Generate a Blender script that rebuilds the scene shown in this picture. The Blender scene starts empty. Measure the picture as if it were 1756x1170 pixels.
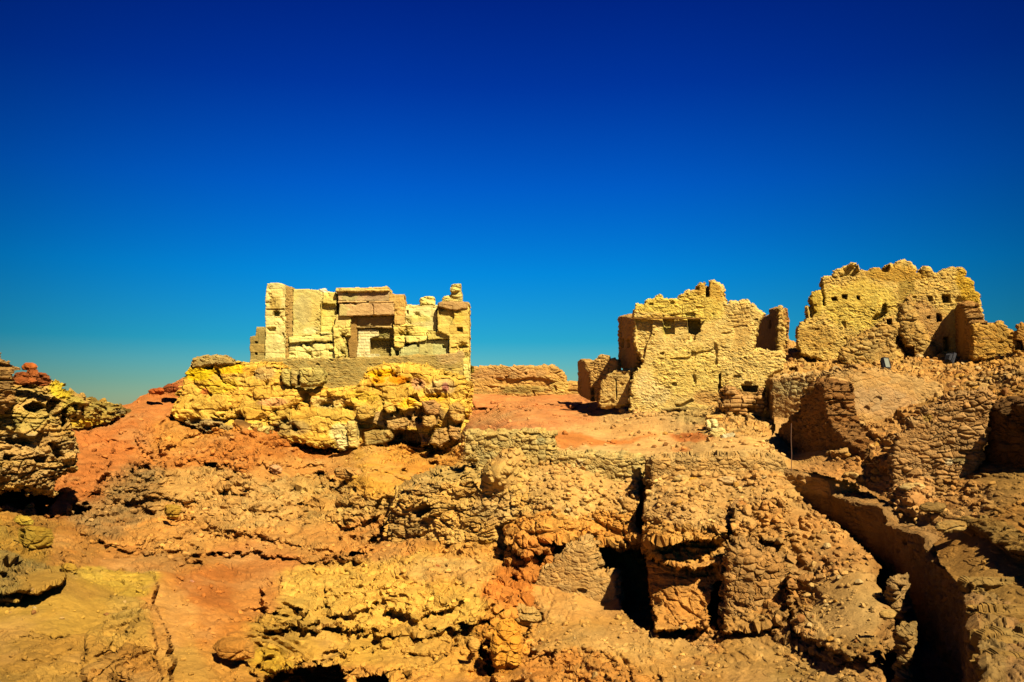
import bpy, math, random
import numpy as np
random.seed(7); np.random.seed(7)
f4 = np.float32
FPX = 1521.0; CU, CV = 878.0, 700.0      # focal length and horizon point, in photo pixels

# ---------------------------------------------------------------- camera, sky, sun, exposure
scn = bpy.context.scene
cam = bpy.data.cameras.new('camera'); cam_o = bpy.data.objects.new('camera', cam)
scn.collection.objects.link(cam_o); scn.camera = cam_o
cam_o.location = (0, 0, 0); cam_o.rotation_euler = (math.radians(90), 0, 0)
cam.sensor_width = 36; cam.lens = FPX / 1756 * 36; cam.shift_y = 115 / 1756
cam.clip_start = 0.1; cam.clip_end = 20000
SUN_EL, SUN_AZ = math.radians(47), math.radians(31)       # azimuth measured to the right of straight behind the camera
sd = (math.sin(SUN_AZ)*math.cos(SUN_EL), -math.cos(SUN_AZ)*math.cos(SUN_EL), math.sin(SUN_EL))
w = bpy.data.worlds.new('World'); scn.world = w; w.use_nodes = True
nt = w.node_tree; nt.nodes.clear()
def N(t, **k):
    n = nt.nodes.new(t)
    for a, b in k.items(): setattr(n, a, b)
    return n
out = N('ShaderNodeOutputWorld'); bg = N('ShaderNodeBackground'); sky = N('ShaderNodeTexSky')
sky.sky_type = 'NISHITA'; sky.sun_disc = False; sky.sun_elevation = SUN_EL
sky.sun_rotation = math.atan2(sd[0], sd[1])
sky.altitude = 20; sky.air_density = 1.0; sky.dust_density = 0.3; sky.ozone_density = 4.0
gm = N('ShaderNodeGamma'); gm.inputs[1].default_value = 1.0
hs = N('ShaderNodeHueSaturation'); hs.inputs['Saturation'].default_value = 1.35; hs.inputs['Value'].default_value = .92
tc = N('ShaderNodeTexCoord'); sp = N('ShaderNodeSeparateXYZ'); rp = N('ShaderNodeValToRGB'); mx = N('ShaderNodeMix', data_type='RGBA', blend_type='MULTIPLY')
mx.inputs[0].default_value = 1.0
SKY_RAMP = [(0.0, (.46,.56,.46)), (.03, (.26,.50,.50)), (.075, (.05,.47,.62)), (.15, (.006,.47,.78)), (.24, (.002,.32,.78)), (.34, (.002,.16,.60)), (.44, (.002,.085,.44)), (.52, (.003,.05,.30)), (1.0, (.004,.06,.25))]
cr = rp.color_ramp
while len(cr.elements) < len(SKY_RAMP): cr.elements.new(0.5)
for e, (p, c) in zip(cr.elements, SKY_RAMP): e.position = p; e.color = (*c, 1)
L = nt.links.new
L(tc.outputs['Generated'], sp.inputs[0]); L(sp.outputs['Z'], rp.inputs[0])
L(sky.outputs[0], gm.inputs[0]); L(gm.outputs[0], hs.inputs['Color'])
xx = N('ShaderNodeMath', operation='MULTIPLY'); L(sp.outputs['X'], xx.inputs[0]); L(sp.outputs['X'], xx.inputs[1])     # vignette-like darkening put into the sky colour towards both sides
fl = N('ShaderNodeMapRange'); fl.inputs[1].default_value = .02; fl.inputs[2].default_value = .28; fl.inputs[3].default_value = 1; fl.inputs[4].default_value = .50; L(xx.outputs[0], fl.inputs[0])
vs = N('ShaderNodeVectorMath', operation='SCALE'); L(hs.outputs[0], vs.inputs[0]); L(fl.outputs[0], vs.inputs['Scale'])
L(vs.outputs[0], mx.inputs[6]); L(rp.outputs[0], mx.inputs[7]); L(mx.outputs[2], bg.inputs[0]); L(bg.outputs[0], out.inputs[0])
bg.inputs[1].default_value = 0.0500
sun = bpy.data.lights.new('sun', 'SUN'); sun.energy = 4.8; sun.angle = math.radians(0.5); sun.color = (1, .87, .66)
sun_o = bpy.data.objects.new('sun', sun); scn.collection.objects.link(sun_o)
from mathutils import Vector
sun_o.rotation_euler = Vector(sd).to_track_quat('Z', 'Y').to_euler(); sun_o.location = (20, -20, 40)
scn.view_settings.view_transform = 'Standard'; scn.view_settings.look = 'None'
scn.view_settings.exposure = 1.52; scn.view_settings.gamma = 1
try: scn.cycles.max_bounces = 4; scn.cycles.diffuse_bounces = 1
except Exception: pass

# ---------------------------------------------------------------- numpy noise
def _h(ix, iy, iz, seed):
    h = (ix.astype(np.int64)*374761393 + iy.astype(np.int64)*668265263 + iz.astype(np.int64)*2147483647 + seed*974634777) & 0xffffffff
    h = ((h ^ (h >> 13)) * 1274126177) & 0xffffffff
    h = ((h ^ (h >> 16)) * 2246822519) & 0xffffffff
    return (h ^ (h >> 15))
def h01(h, k=0):
    h = ((h + k*0x9E3779B9) * 2654435761) & 0xffffffff
    h = ((h ^ (h >> 15)) * 2246822519) & 0xffffffff
    return ((h ^ (h >> 13)) & 0xffffff).astype(f4) / f4(0xffffff)
def vn(x, y, z, seed=0):
    x = np.asarray(x, f4); y = np.asarray(y, f4) + x*0; z = np.asarray(z, f4) + x*0
    xi, yi, zi = np.floor(x), np.floor(y), np.floor(z)
    fx, fy, fz = x-xi, y-yi, z-zi
    fx = fx*fx*(3-2*fx); fy = fy*fy*(3-2*fy); fz = fz*fz*(3-2*fz)
    r = 0
    for a in (0, 1):
        wx = fx if a else 1-fx
        for b in (0, 1):
            wy = fy if b else 1-fy
            for c in (0, 1):
                wz = fz if c else 1-fz
                r = r + wx*wy*wz*(_h(xi+a, yi+b, zi+c, seed).astype(f4)/f4(4294967295.))
    return r
def fbm(x, y, z, o=4, seed=0, g=.5):
    s = 0; a = 1; t = 0
    for i in range(o):
        s = s + a*(vn(x, y, z, seed+i*17)-.5)*2; t += a; a *= g
        x, y, z = (0.8*x+0.6*y)*2.03+3.1, (-0.6*x+0.8*y)*2.03+1.7, z*2.03+5.2
    return s/t
def ridge(x, y, z, o=4, seed=0):
    s = 0; a = 1; t = 0
    for i in range(o):
        s = s + a*(1-np.abs(vn(x, y, z, seed+i*17)*2-1)); t += a; a *= .55
        x, y, z = (0.8*x+0.6*y)*2.1+3.1, (-0.6*x+0.8*y)*2.1+1.7, z*2.1+5.2
    return s/t
def vor(x, y, z=None, seed=0):
    """cellular noise: F1, F2, cell hash, offset vector"""
    two = z is None
    if two: z = x*0
    xi, yi, zi = np.floor(x), np.floor(y), np.floor(z)
    F1 = np.full(x.shape, 9., f4); F2 = F1.copy(); H = np.zeros(x.shape, np.int64)
    O = [np.zeros(x.shape, f4) for _ in range(3)]
    for a in (-1, 0, 1):
        for b in (-1, 0, 1):
            for c in ((0,) if two else (-1, 0, 1)):
                h = _h(xi+a, yi+b, zi+c, seed)
                dx = xi+a+(h & 1023).astype(f4)/1023-x; dy = yi+b+((h >> 10) & 1023).astype(f4)/1023-y
                dz = (zi+c+((h >> 20) & 1023).astype(f4)/1023-z) if not two else 0*x
                d = dx*dx+dy*dy+dz*dz
                n = d < F1
                F2 = np.where(n, F1, np.minimum(F2, d)); F1 = np.where(n, d, F1); H = np.where(n, h, H)
                for k, q in enumerate((dx, dy, dz)): O[k] = np.where(n, q, O[k])
    return np.sqrt(F1), np.sqrt(F2), H, O
def ss(x, a=0., b=1.):
    t = np.clip((x-a)/(b-a), 0, 1); return t*t*(3-2*t)
def sdpoly(U, V, poly):
    """signed distance in pixels, positive inside"""
    p = np.array(poly, f4); n = len(p); best = np.full(U.shape, 1e12, f4); ins = np.zeros(U.shape, bool)
    for i in range(n):
        a = p[i]; b = p[(i+1) % n]; e = b-a; L2 = float(e@e)+1e-9
        t = np.clip(((U-a[0])*e[0]+(V-a[1])*e[1])/L2, 0, 1)
        best = np.minimum(best, (U-a[0]-t*e[0])**2+(V-a[1]-t*e[1])**2)
        c = (a[1] > V) != (b[1] > V)
        with np.errstate(divide='ignore', invalid='ignore'):
            xi = a[0]+(V-a[1])*(e[0]/(e[1] if abs(e[1]) > 1e-6 else 1e-6))
        ins ^= c & (U < xi)
    d = np.sqrt(best); return np.where(ins, d, -d)
def ndsm(a):
    p = np.pad(a, 2, 'edge'); return sum(p[i:i+a.shape[0], j:j+a.shape[1]] for i in (0, 2, 4) for j in (0, 2, 4))/9
def P(u, v, D): return np.stack([(u-CU)*D/FPX, D+0*u, (CV-v)*D/FPX], -1)
def vplane(A, B):      # vertical plane through two plan points (u, D)
    ua, Da = A; ub, Db = B
    return lambda U, V: 1/(1/Da+(U-ua)*((1/Db-1/Da)/(ub-ua)))
def tilt(A, B, k):     # the same leaning back by k metres per metre of height
    g = vplane(A, B)
    def fn(U, V):
        D = g(U, V); return D/(1-k*(CV-V)/FPX)
    return fn
def tps(pts, reg=1e-4):
    p = np.array(pts, float); X = p[:, :2]/1000; y = 1/p[:, 2]*30; n = len(p)
    def K(r2): return np.where(r2 > 0, r2*np.log(r2+1e-20), 0)
    A = np.zeros((n+3, n+3)); A[:n, :n] = K(((X[:, None]-X[None])**2).sum(-1))+np.eye(n)*reg
    A[:n, n] = 1; A[:n, n+1:] = X; A[n, :n] = 1; A[n+1:, :n] = X.T
    wt = np.linalg.solve(A, np.r_[y, 0, 0, 0])
    def fn(U, V):
        u = np.asarray(U, float)/1000; v = np.asarray(V, float)/1000
        r = wt[n]+wt[n+1]*u+wt[n+2]*v
        for i in range(n): r = r+wt[i]*K((u-X[i, 0])**2+(v-X[i, 1])**2)
        return (30/np.clip(r, 30/95., 30/6.)).astype(f4)
    return fn

# ---------------------------------------------------------------- colours and materials
KA = np.array([.50, .54, .58])
def lin(hexs):
    c = np.array([int(hexs[i:i+2], 16)/255 for i in (1, 3, 5)])
    return (np.where(c <= .04045, c/12.92, ((c+.055)/1.055)**2.4)*KA).astype(f4)
def stone_mat(name, fine=9., bump=.5, var=.35, spec=.06, pit=0.):
    m = bpy.data.materials.new(name); m.use_nodes = True; t = m.node_tree; nd = t.nodes; lk = t.links.new
    b = nd['Principled BSDF']; b.inputs['Roughness'].default_value = .93; b.inputs['Specular IOR Level'].default_value = spec
    at = nd.new('ShaderNodeAttribute'); at.attribute_name = 'Col'
    tc = nd.new('ShaderNodeTexCoord')
    def noise(s, d=6, r=.6):
        n = nd.new('ShaderNodeTexNoise'); n.inputs['Scale'].default_value = s; n.inputs['Detail'].default_value = d
        n.inputs['Roughness'].default_value = r; lk(tc.outputs['Object'], n.inputs['Vector']); return n
    n1 = noise(fine*.22, 8, .65); n2 = noise(fine*1.6, 5, .7)
    mr = nd.new('ShaderNodeMapRange'); mr.inputs[1].default_value = .3; mr.inputs[2].default_value = .7
    mr.inputs[3].default_value = 1-var; mr.inputs[4].default_value = 1+var; lk(n1.outputs[0], mr.inputs[0])
    mr2 = nd.new('ShaderNodeMapRange'); mr2.inputs[1].default_value = .32; mr2.inputs[2].default_value = .68
    mr2.inputs[3].default_value = 1-var*.55; mr2.inputs[4].default_value = 1+var*.55; lk(n2.outputs[0], mr2.inputs[0])
    mu = nd.new('ShaderNodeMath'); mu.operation = 'MULTIPLY'; lk(mr.outputs[0], mu.inputs[0]); lk(mr2.outputs[0], mu.inputs[1])
    vm = nd.new('ShaderNodeVectorMath'); vm.operation = 'SCALE'; lk(at.outputs['Color'], vm.inputs[0]); lk(mu.outputs[0], vm.inputs['Scale'])
    lk(vm.outputs[0], b.inputs['Base Color'])
    bp = nd.new('ShaderNodeBump'); bp.inputs['Strength'].default_value = bump; bp.inputs['Distance'].default_value = .09
    n3 = noise(fine*.8, 8, .7); lk(n3.outputs[0], bp.inputs['Height']); lk(bp.outputs[0], b.inputs['Normal'])
    return m
M = {'rock': stone_mat('weathered_rock', 7, .9, .30), 'masonry': stone_mat('rubble_masonry', 11, .8, .24),
     'ashlar': stone_mat('dressed_stone', 9, .5, .20), 'plaster': stone_mat('mud_plaster', 12, .7, .20),
     'earth': stone_mat('rocky_earth', 6, .8, .24), 'stone': stone_mat('loose_stone', 14, .6, .28)}
def flat_mat(name, col, rough=.5, metal=0.):
    m = bpy.data.materials.new(name); m.use_nodes = True; t = m.node_tree; b = t.nodes['Principled BSDF']
    n = t.nodes.new('ShaderNodeTexNoise'); n.inputs['Scale'].default_value = 30
    r = t.nodes.new('ShaderNodeValToRGB'); r.color_ramp.elements[0].color = (*[c*.7 for c in col], 1); r.color_ramp.elements[1].color = (*[min(1, c*1.2) for c in col], 1)
    t.links.new(n.outputs[0], r.inputs[0]); t.links.new(r.outputs[0], b.inputs['Base Color'])
    b.inputs['Roughness'].default_value = rough; b.inputs['Metallic'].default_value = metal; return m

# ---------------------------------------------------------------- mesh building and tagging
def tag(o, label=None, cat=None, group=None, kind=None):
    for k, v in (('label', label), ('category', cat), ('group', group), ('kind', kind)):
        if v: o[k] = v
    return o
def mesh_np(name, verts, quads, cols, mat, parent=None, origin=None, smooth=False):
    verts = np.asarray(verts, f4); quads = np.asarray(quads, np.int32)
    if origin is None and parent is None:
        mn = verts.min(0); mxx = verts.max(0); origin = ((mn[0]+mxx[0])/2, (mn[1]+mxx[1])/2, mn[2])
    if origin is None: origin = tuple(parent.location)
    v = verts-np.array(origin, f4)
    me = bpy.data.meshes.new(name); me.vertices.add(len(v)); me.vertices.foreach_set('co', v.ravel())
    nq, k = quads.shape
    me.loops.add(nq*k); me.loops.foreach_set('vertex_index', quads.ravel())
    me.polygons.add(nq); me.polygons.foreach_set('loop_start', np.arange(nq, dtype=np.int32)*k)
    me.polygons.foreach_set('loop_total', np.full(nq, k, np.int32))
    me.polygons.foreach_set('use_smooth', np.full(nq, smooth))
    me.update(calc_edges=True); me.validate()
    a = me.color_attributes.new('Col', 'FLOAT_COLOR', 'POINT')
    c4 = np.ones((len(v), 4), f4); c4[:, :3] = cols; a.data.foreach_set('color', c4.ravel())
    me.materials.append(mat)
    o = bpy.data.objects.new(name, me); scn.collection.objects.link(o)
    if parent: o.parent = parent
    else: o.location = origin
    return o
def empty(name, loc, label, cat, group=None):
    o = bpy.data.objects.new(name, None); scn.collection.objects.link(o); o.location = loc
    return tag(o, label, cat, group)

# ---------------------------------------------------------------- surface styles: height (m) and tint
def st_rubble(s, z, seed, cw=.30, ch=.14, amp=.09):
    s = s+.16*fbm(s*1.6, z*1.6, seed+0*s, 3, seed); z = z+.12*fbm(s*1.2+7, z*1.2, seed+0*s, 3, seed+3)
    F1, F2, H, O = vor(s/cw, z/ch, None, seed)
    e = .45*ss(F2-F1, 0, .12)+.55*ss(F2-F1, 0, .55); r = h01(H, 1)
    G1, G2, G, O2 = vor(s/cw*1.9, z/ch*1.7, None, seed+7); e2 = ss(G2-G1, 0, .2)
    big = r > .45                                               # bigger flat stones set among small chips
    h = amp*np.where(big, e*(.35+.8*h01(H, 4))+.9*(h01(H, 5)-.5)*O[1]+.7*(h01(H, 6)-.5)*O[0], e2*(.1+.6*h01(G, 1))-.1)
    t = np.where(big, .84+.34*h01(H, 2), .80+.34*h01(G, 2))
    h = h+.16*fbm(s*.45, z*.5, 0*s, 5, seed+9)+.03*fbm(s*5, z*7, 0*s, 3, seed+15)
    pit = ss(vn(s*1.9, z*3.1, 0*s, seed+12), .87, .92); h = h-pit*.16
    lost = ss(vn(s*.8, z*.8, 0*s+3, seed+5)+.25*vn(s*4, z*4, 0*s+3, seed+6), .55, .85)      # patches where mud render hides the stones
    h = h*(1-.55*lost)+lost*amp*.3; t = t*(1-.6*lost)+lost*.62
    return h, t, h01(H, 3)
def st_ashlar(s, z, seed, bw=1.1, ch=.55, amp=.10, erode=.12, joint=.05, warp=.05):
    s = s+warp*fbm(s*1.1, z*1.1, 0*s, 3, seed); z = z+warp*fbm(s*.8, z*1.1+9, 0*s, 3, seed+3)
    r = np.floor(z/ch); hr = _h(r, r*0, r*0, seed); wd = bw*(.75+.6*h01(hr, 1)); x = s/wd+h01(hr, 2)*5
    c = np.floor(x); hb = _h(c, r, r*0, seed+1); fx = (x-c)*wd; fz = z-r*ch
    e = np.minimum(np.minimum(fx, wd-fx), np.minimum(fz, ch-fz))
    er = fbm(s*1.4, z*1.4, 0*s, 5, seed+11)
    h = joint*(ss(e, 0, .05)-1)+amp*(h01(hb, 3)-.5)+erode*np.minimum(er, .25)-erode*2.2*ss(er, .18, .6)*0
    h = h-erode*1.8*ss(-er, .25, .6)
    fn_ = fbm(s*3.5, z*5, 0*s, 5, seed+21, .65); h = h+.030*fn_+.5*erode*ss(vn(s*2.2, z*2.8, 0*s, seed+23), .72, .80)*-1*.5
    return h, (.86+.28*h01(hb, 4))*(1+.16*fn_), h01(hb, 5)
def st_plaster(s, z, seed, amp=.05):
    h = amp*(fbm(s*.9, z*.9, 0*s, 5, seed)+.6*fbm(s*4, z*6, 0*s, 3, seed+4))
    F1, F2, H, _ = vor(s/.3, z/.16, None, seed); k = ss(vn(s*.7, z*.7, 0*s, seed+8), .55, .72)
    h = h+k*.06*(ss(F2-F1, 0, .3)+h01(H, 1)-1)
    return h, 1+0*s+k*(h01(H, 2)-.5)*.4, vn(s*.6, z*.6, 0*s, seed+2)
def st_crag(p, seed, big=.5, mid=.28, small=.10, strat=1.5):
    x, y, z = p[..., 0], p[..., 1], p[..., 2]
    wx = .35*fbm(x*.7, y*.7, z*.7, 3, seed+1); wz = .35*fbm(x*.7+9, y*.7, z*.7, 3, seed+2)
    x2, z2 = x+wx, (z+wz)*strat
    h = big*fbm(x*.35, y*.35, z*.5, 4, seed+3)
    F1, F2, H, O = vor(x2*.62, y*.62, z2*.62, seed+4)
    k = .3+.7*ss(F2-F1, 0, .10); h = h+mid*k*((h01(H, 1)-.3)*1.0+(h01(H, 2)-.5)*1.5*O[0]+(h01(H, 3)-.1)*1.5*O[2])-mid*.3*(1-ss(F2-F1, 0, .09))
    t = .86+.28*h01(H, 4)
    F1, F2, H, O = vor(x2*2.3, y*2.3, z2*2.5, seed+6)
    k = .3+.7*ss(F2-F1, 0, .12); h = h+small*k*((h01(H, 1)-.3)*1.1+(h01(H, 2)-.5)*1.4*O[0]+(h01(H, 3)-.1)*1.5*O[2])-small*.35*(1-ss(F2-F1, 0, .12))
    t = t*(.9+.2*h01(H, 4))
    F1, F2, H2, O = vor(x2*6.0+.5*wx, y*6.0, z2*7.0, seed+9)
    h = h+small*.42*((h01(H2, 1)-.4)*1.0+(h01(H2, 2)-.5)*1.6*O[0]+(h01(H2, 3)-.1)*1.8*O[2])
    t = t*(.93+.14*h01(H2, 4))
    ck = 1-np.abs(2*vn(x*.55+wx, y*.5, z*1.9+1.5*wz, seed+12)-1); ck2 = 1-np.abs(2*vn(x*1.7+2*wx, y*1.2, z*2.2-wz, seed+13)-1)
    h = h-mid*.75*ss(ck, .90, .99)-small*1.2*ss(ck2, .88, .99)        # open cracks along the beds
    h = h+small*1.0*(ridge(x*1.3, y*1.3, z*2.6, 6, seed+8)-.6)
    return h, t, h01(H, 5)
def st_cobble(p, seed, sc=.30, amp=.12):
    x, y, z = p[..., 0], p[..., 1], p[..., 2]
    x = x+.1*fbm(x*2, y*2, z*2, 2, seed)
    F1, F2, H, O = vor(x/sc, y/sc, z/(sc*.75), seed+1)
    r = h01(H, 1); big = ss(r, .2, .6); rad = .38+.30*h01(H, 6)
    dome = np.sqrt(np.clip(1-(F1/rad)**2, 0, 1)); dome = np.minimum(dome, .55+.3*h01(H, 7))       # flat-topped, rounded stones
    h = amp*big*(dome*(1.0+.5*r)+dome*((h01(H, 3)-.3)*O[2]+(h01(H, 2)-.5)*O[0])*1.2)*ss(F2-F1, -.02, .14)
    return h, 1+big*ss(dome, 0, .2)*(h01(H, 4)-.42)*.55, h01(H, 5)

def colour(base, patches, U, V, t, q, seed, sat=.12):
    c = np.broadcast_to(lin(base), U.shape+(3,)).astype(f4).copy()
    if patches:
        wu = 18*fbm(U/40, V/40, 0*U, 3, seed+31); wv = 14*fbm(U/40+5, V/40, 0*U, 3, seed+37)
        for (u, v, ru, rv, hx) in patches:
            k = 1-ss(np.sqrt(((U+wu*min(1, ru/25)-u)/ru)**2+((V+wv*min(1, rv/25)-v)/rv)**2), .75, 1.15)
            c = c*(1-k[..., None])+lin(hx)*k[..., None]
    c = c*t[..., None]
    hue = (q-.5)*sat          # small warm/cool shift from stone to stone
    c = c*np.stack([1+hue*.5, 1-hue*.5, 1-hue*2.], -1)
    return np.clip(c, .004, .95)

def relief(name, poly, plane, thick, style='rubble', base='#d9a84a', patches=(), insets=(), res=1.5, parent=None, edge=2.0,
           rnd=.12, seed=0, mat=None, label=None, cat=None, group=None, args=None, kind=None, drop=0, noise=None):
    """a free-standing slab of masonry or rock: an outline standing on its own plane at its own distance, with real thickness"""
    args = args or {}
    p = np.array(poly, float); u0, v0 = p.min(0)-3; u1, v1 = p.max(0)+3
    nu = max(4, int((u1-u0)/res)+1); nv = max(4, int((v1-v0)/res)+1)
    U, V = np.meshgrid(np.linspace(u0, u1, nu, dtype=f4), np.linspace(v0, v1, nv, dtype=f4))
    D = plane(U, V); W = P(U, V, D)
    a = P(np.array(u0), np.array((v0+v1)/2), plane(np.array(u0), np.array((v0+v1)/2))); b = P(np.array(u1), np.array((v0+v1)/2), plane(np.array(u1), np.array((v0+v1)/2)))
    d = b-a; d[2] = 0; d /= np.linalg.norm(d); n = np.array([d[1], -d[0], 0])
    if n@a > 0: n = -n
    s = W[..., 0]*d[0]+W[..., 1]*d[1]; z = W[..., 2]
    F1, F2, H, _ = vor(U/7, V/4.5, None, seed+50)
    sdv = sdpoly(U, V, poly)+edge*((h01(H, 1)-.5)*1.6+fbm(U/9, V/9, 0*U, 3, seed+51)*1.2)
    if style == 'rubble': h, t, q = st_rubble(s, z, seed, **args)
    elif style == 'ashlar': h, t, q = st_ashlar(s, z, seed, **args)
    elif style == 'plaster': h, t, q = st_plaster(s, z, seed, **args)
    elif style == 'crag': h, t, q = st_crag(W, seed, **args)
    elif style == 'mixed':
        h, t, q = st_crag(W, seed, **args); h2, t2, q2 = st_cobble(W, seed+5, .32, .16); h = h+h2; t = t*t2
    m_px = D/FPX; sm = np.clip(sdv, 0, None)*m_px
    back = 0
    if rnd: back = rnd*(1-np.sqrt(np.clip(1-(1-np.clip(sm/rnd, 0, 1))**2, 0, 1)))
    for ins in insets:
        ip, dep = ins[0], ins[1]; soft = ins[2] if len(ins) > 2 else 1.5
        iu = sdpoly(U, V, ip)+(.8 if soft < 3 else 3)*fbm(U/6, V/6, 0*U, 2, seed+60)
        back = back+dep*ss(iu, -soft*.5, soft*.5)
    off = h-back
    front = W+n*off[..., None]
    if style in ('crag', 'mixed') and parent is None:       # rocks run back along the line of sight of their middle, walls along their own normal
        cc = W.reshape(-1, 3).mean(0); bd = np.array([cc[0], cc[1], 0]); bd /= np.linalg.norm(bd)
    else: bd = -n
    taper = rnd*.6 if style in ('crag', 'mixed') else 0
    bk = W+bd*thick
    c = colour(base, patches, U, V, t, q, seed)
    cell = .25*(sdv[:-1, :-1]+sdv[1:, :-1]+sdv[:-1, 1:]+sdv[1:, 1:]) > 0
    idx = np.arange(nu*nv).reshape(nv, nu); nn = nu*nv
    A, B, C_, D_ = idx[:-1, :-1], idx[1:, :-1], idx[1:, 1:], idx[:-1, 1:]
    Q = [np.stack([A, B, C_, D_], -1)[cell], np.stack([A, D_, C_, B], -1)[cell]+nn]
    E = []
    pad = np.pad(cell, 1)
    for (dy, dx, e0, e1) in ((-1, 0, D_, A), (1, 0, B, C_), (0, -1, A, B), (0, 1, C_, D_)):
        nb = pad[1+dy:1+dy+cell.shape[0], 1+dx:1+dx+cell.shape[1]]; k = cell & ~nb
        E.append(np.stack([e0, e1], -1)[k])
    E = np.concatenate(E); bi = np.unique(E); pos = np.full(nn, -1); pos[bi] = np.arange(len(bi))
    # the thickness of the slab: several courses deep, its broken edge roughened like the face
    px_m = float(np.median(D))/FPX; K = int(np.clip(thick/(px_m*2.2), 2, 22))
    gz, gs = np.gradient(ndsm(sdv)); og = np.stack([-gs, gz], -1).reshape(-1, 2)[bi]; og /= np.linalg.norm(og, axis=1, keepdims=True)+1e-6
    fr_, bk_, cf = front.reshape(-1, 3), bk.reshape(-1, 3), c.reshape(-1, 3)
    lv = [fr_, bk_]; lc = [cf, cf]; prev = bi; nt_ = 2*nn
    for k in range(1, K+1):
        if k < K:
            f = k/K; pk = fr_[bi]*(1-f)+bk_[bi]*f
            F1, F2, Hh, _ = vor(pk[:, 0]/.32, pk[:, 1]/.32, pk[:, 2]/.18, seed+90)
            dd = min(.10, thick*.12)*(2.2*h01(Hh, 1)-1.3+.5*ss(F2-F1, 0, .3))*min(1, k/1.5)-taper*f*f
            if edge < 1.0: dd = dd*.25
            pk = pk+dd[:, None]*(og[:, :1]*d[None]+og[:, 1:]*np.array([[0, 0, 1.]]))
            lv.append(pk.astype(f4)); lc.append(np.clip(cf[bi]*(.85+.3*h01(Hh, 2))[:, None], 0, .95)); cur = nt_+np.arange(len(bi)); nt_ += len(bi)
        else: cur = bi+nn
        a0, a1 = pos[E[:, 0]], pos[E[:, 1]]
        Q.append(np.stack([prev[a1], prev[a0], cur[a0], cur[a1]], -1)); prev = cur
    Q = np.concatenate(Q); V3 = np.concatenate(lv); C3 = np.concatenate(lc)
    used = np.zeros(len(V3), bool); used[Q.ravel()] = True; mp = np.cumsum(used)-1
    mm = mat or {'rubble': M['masonry'], 'ashlar': M['ashlar'], 'plaster': M['plaster']}.get(style, M['rock'])
    o = mesh_np(name, V3[used], mp[Q], C3[used], mm, parent)
    return tag(o, label, cat, group, kind)
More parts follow.
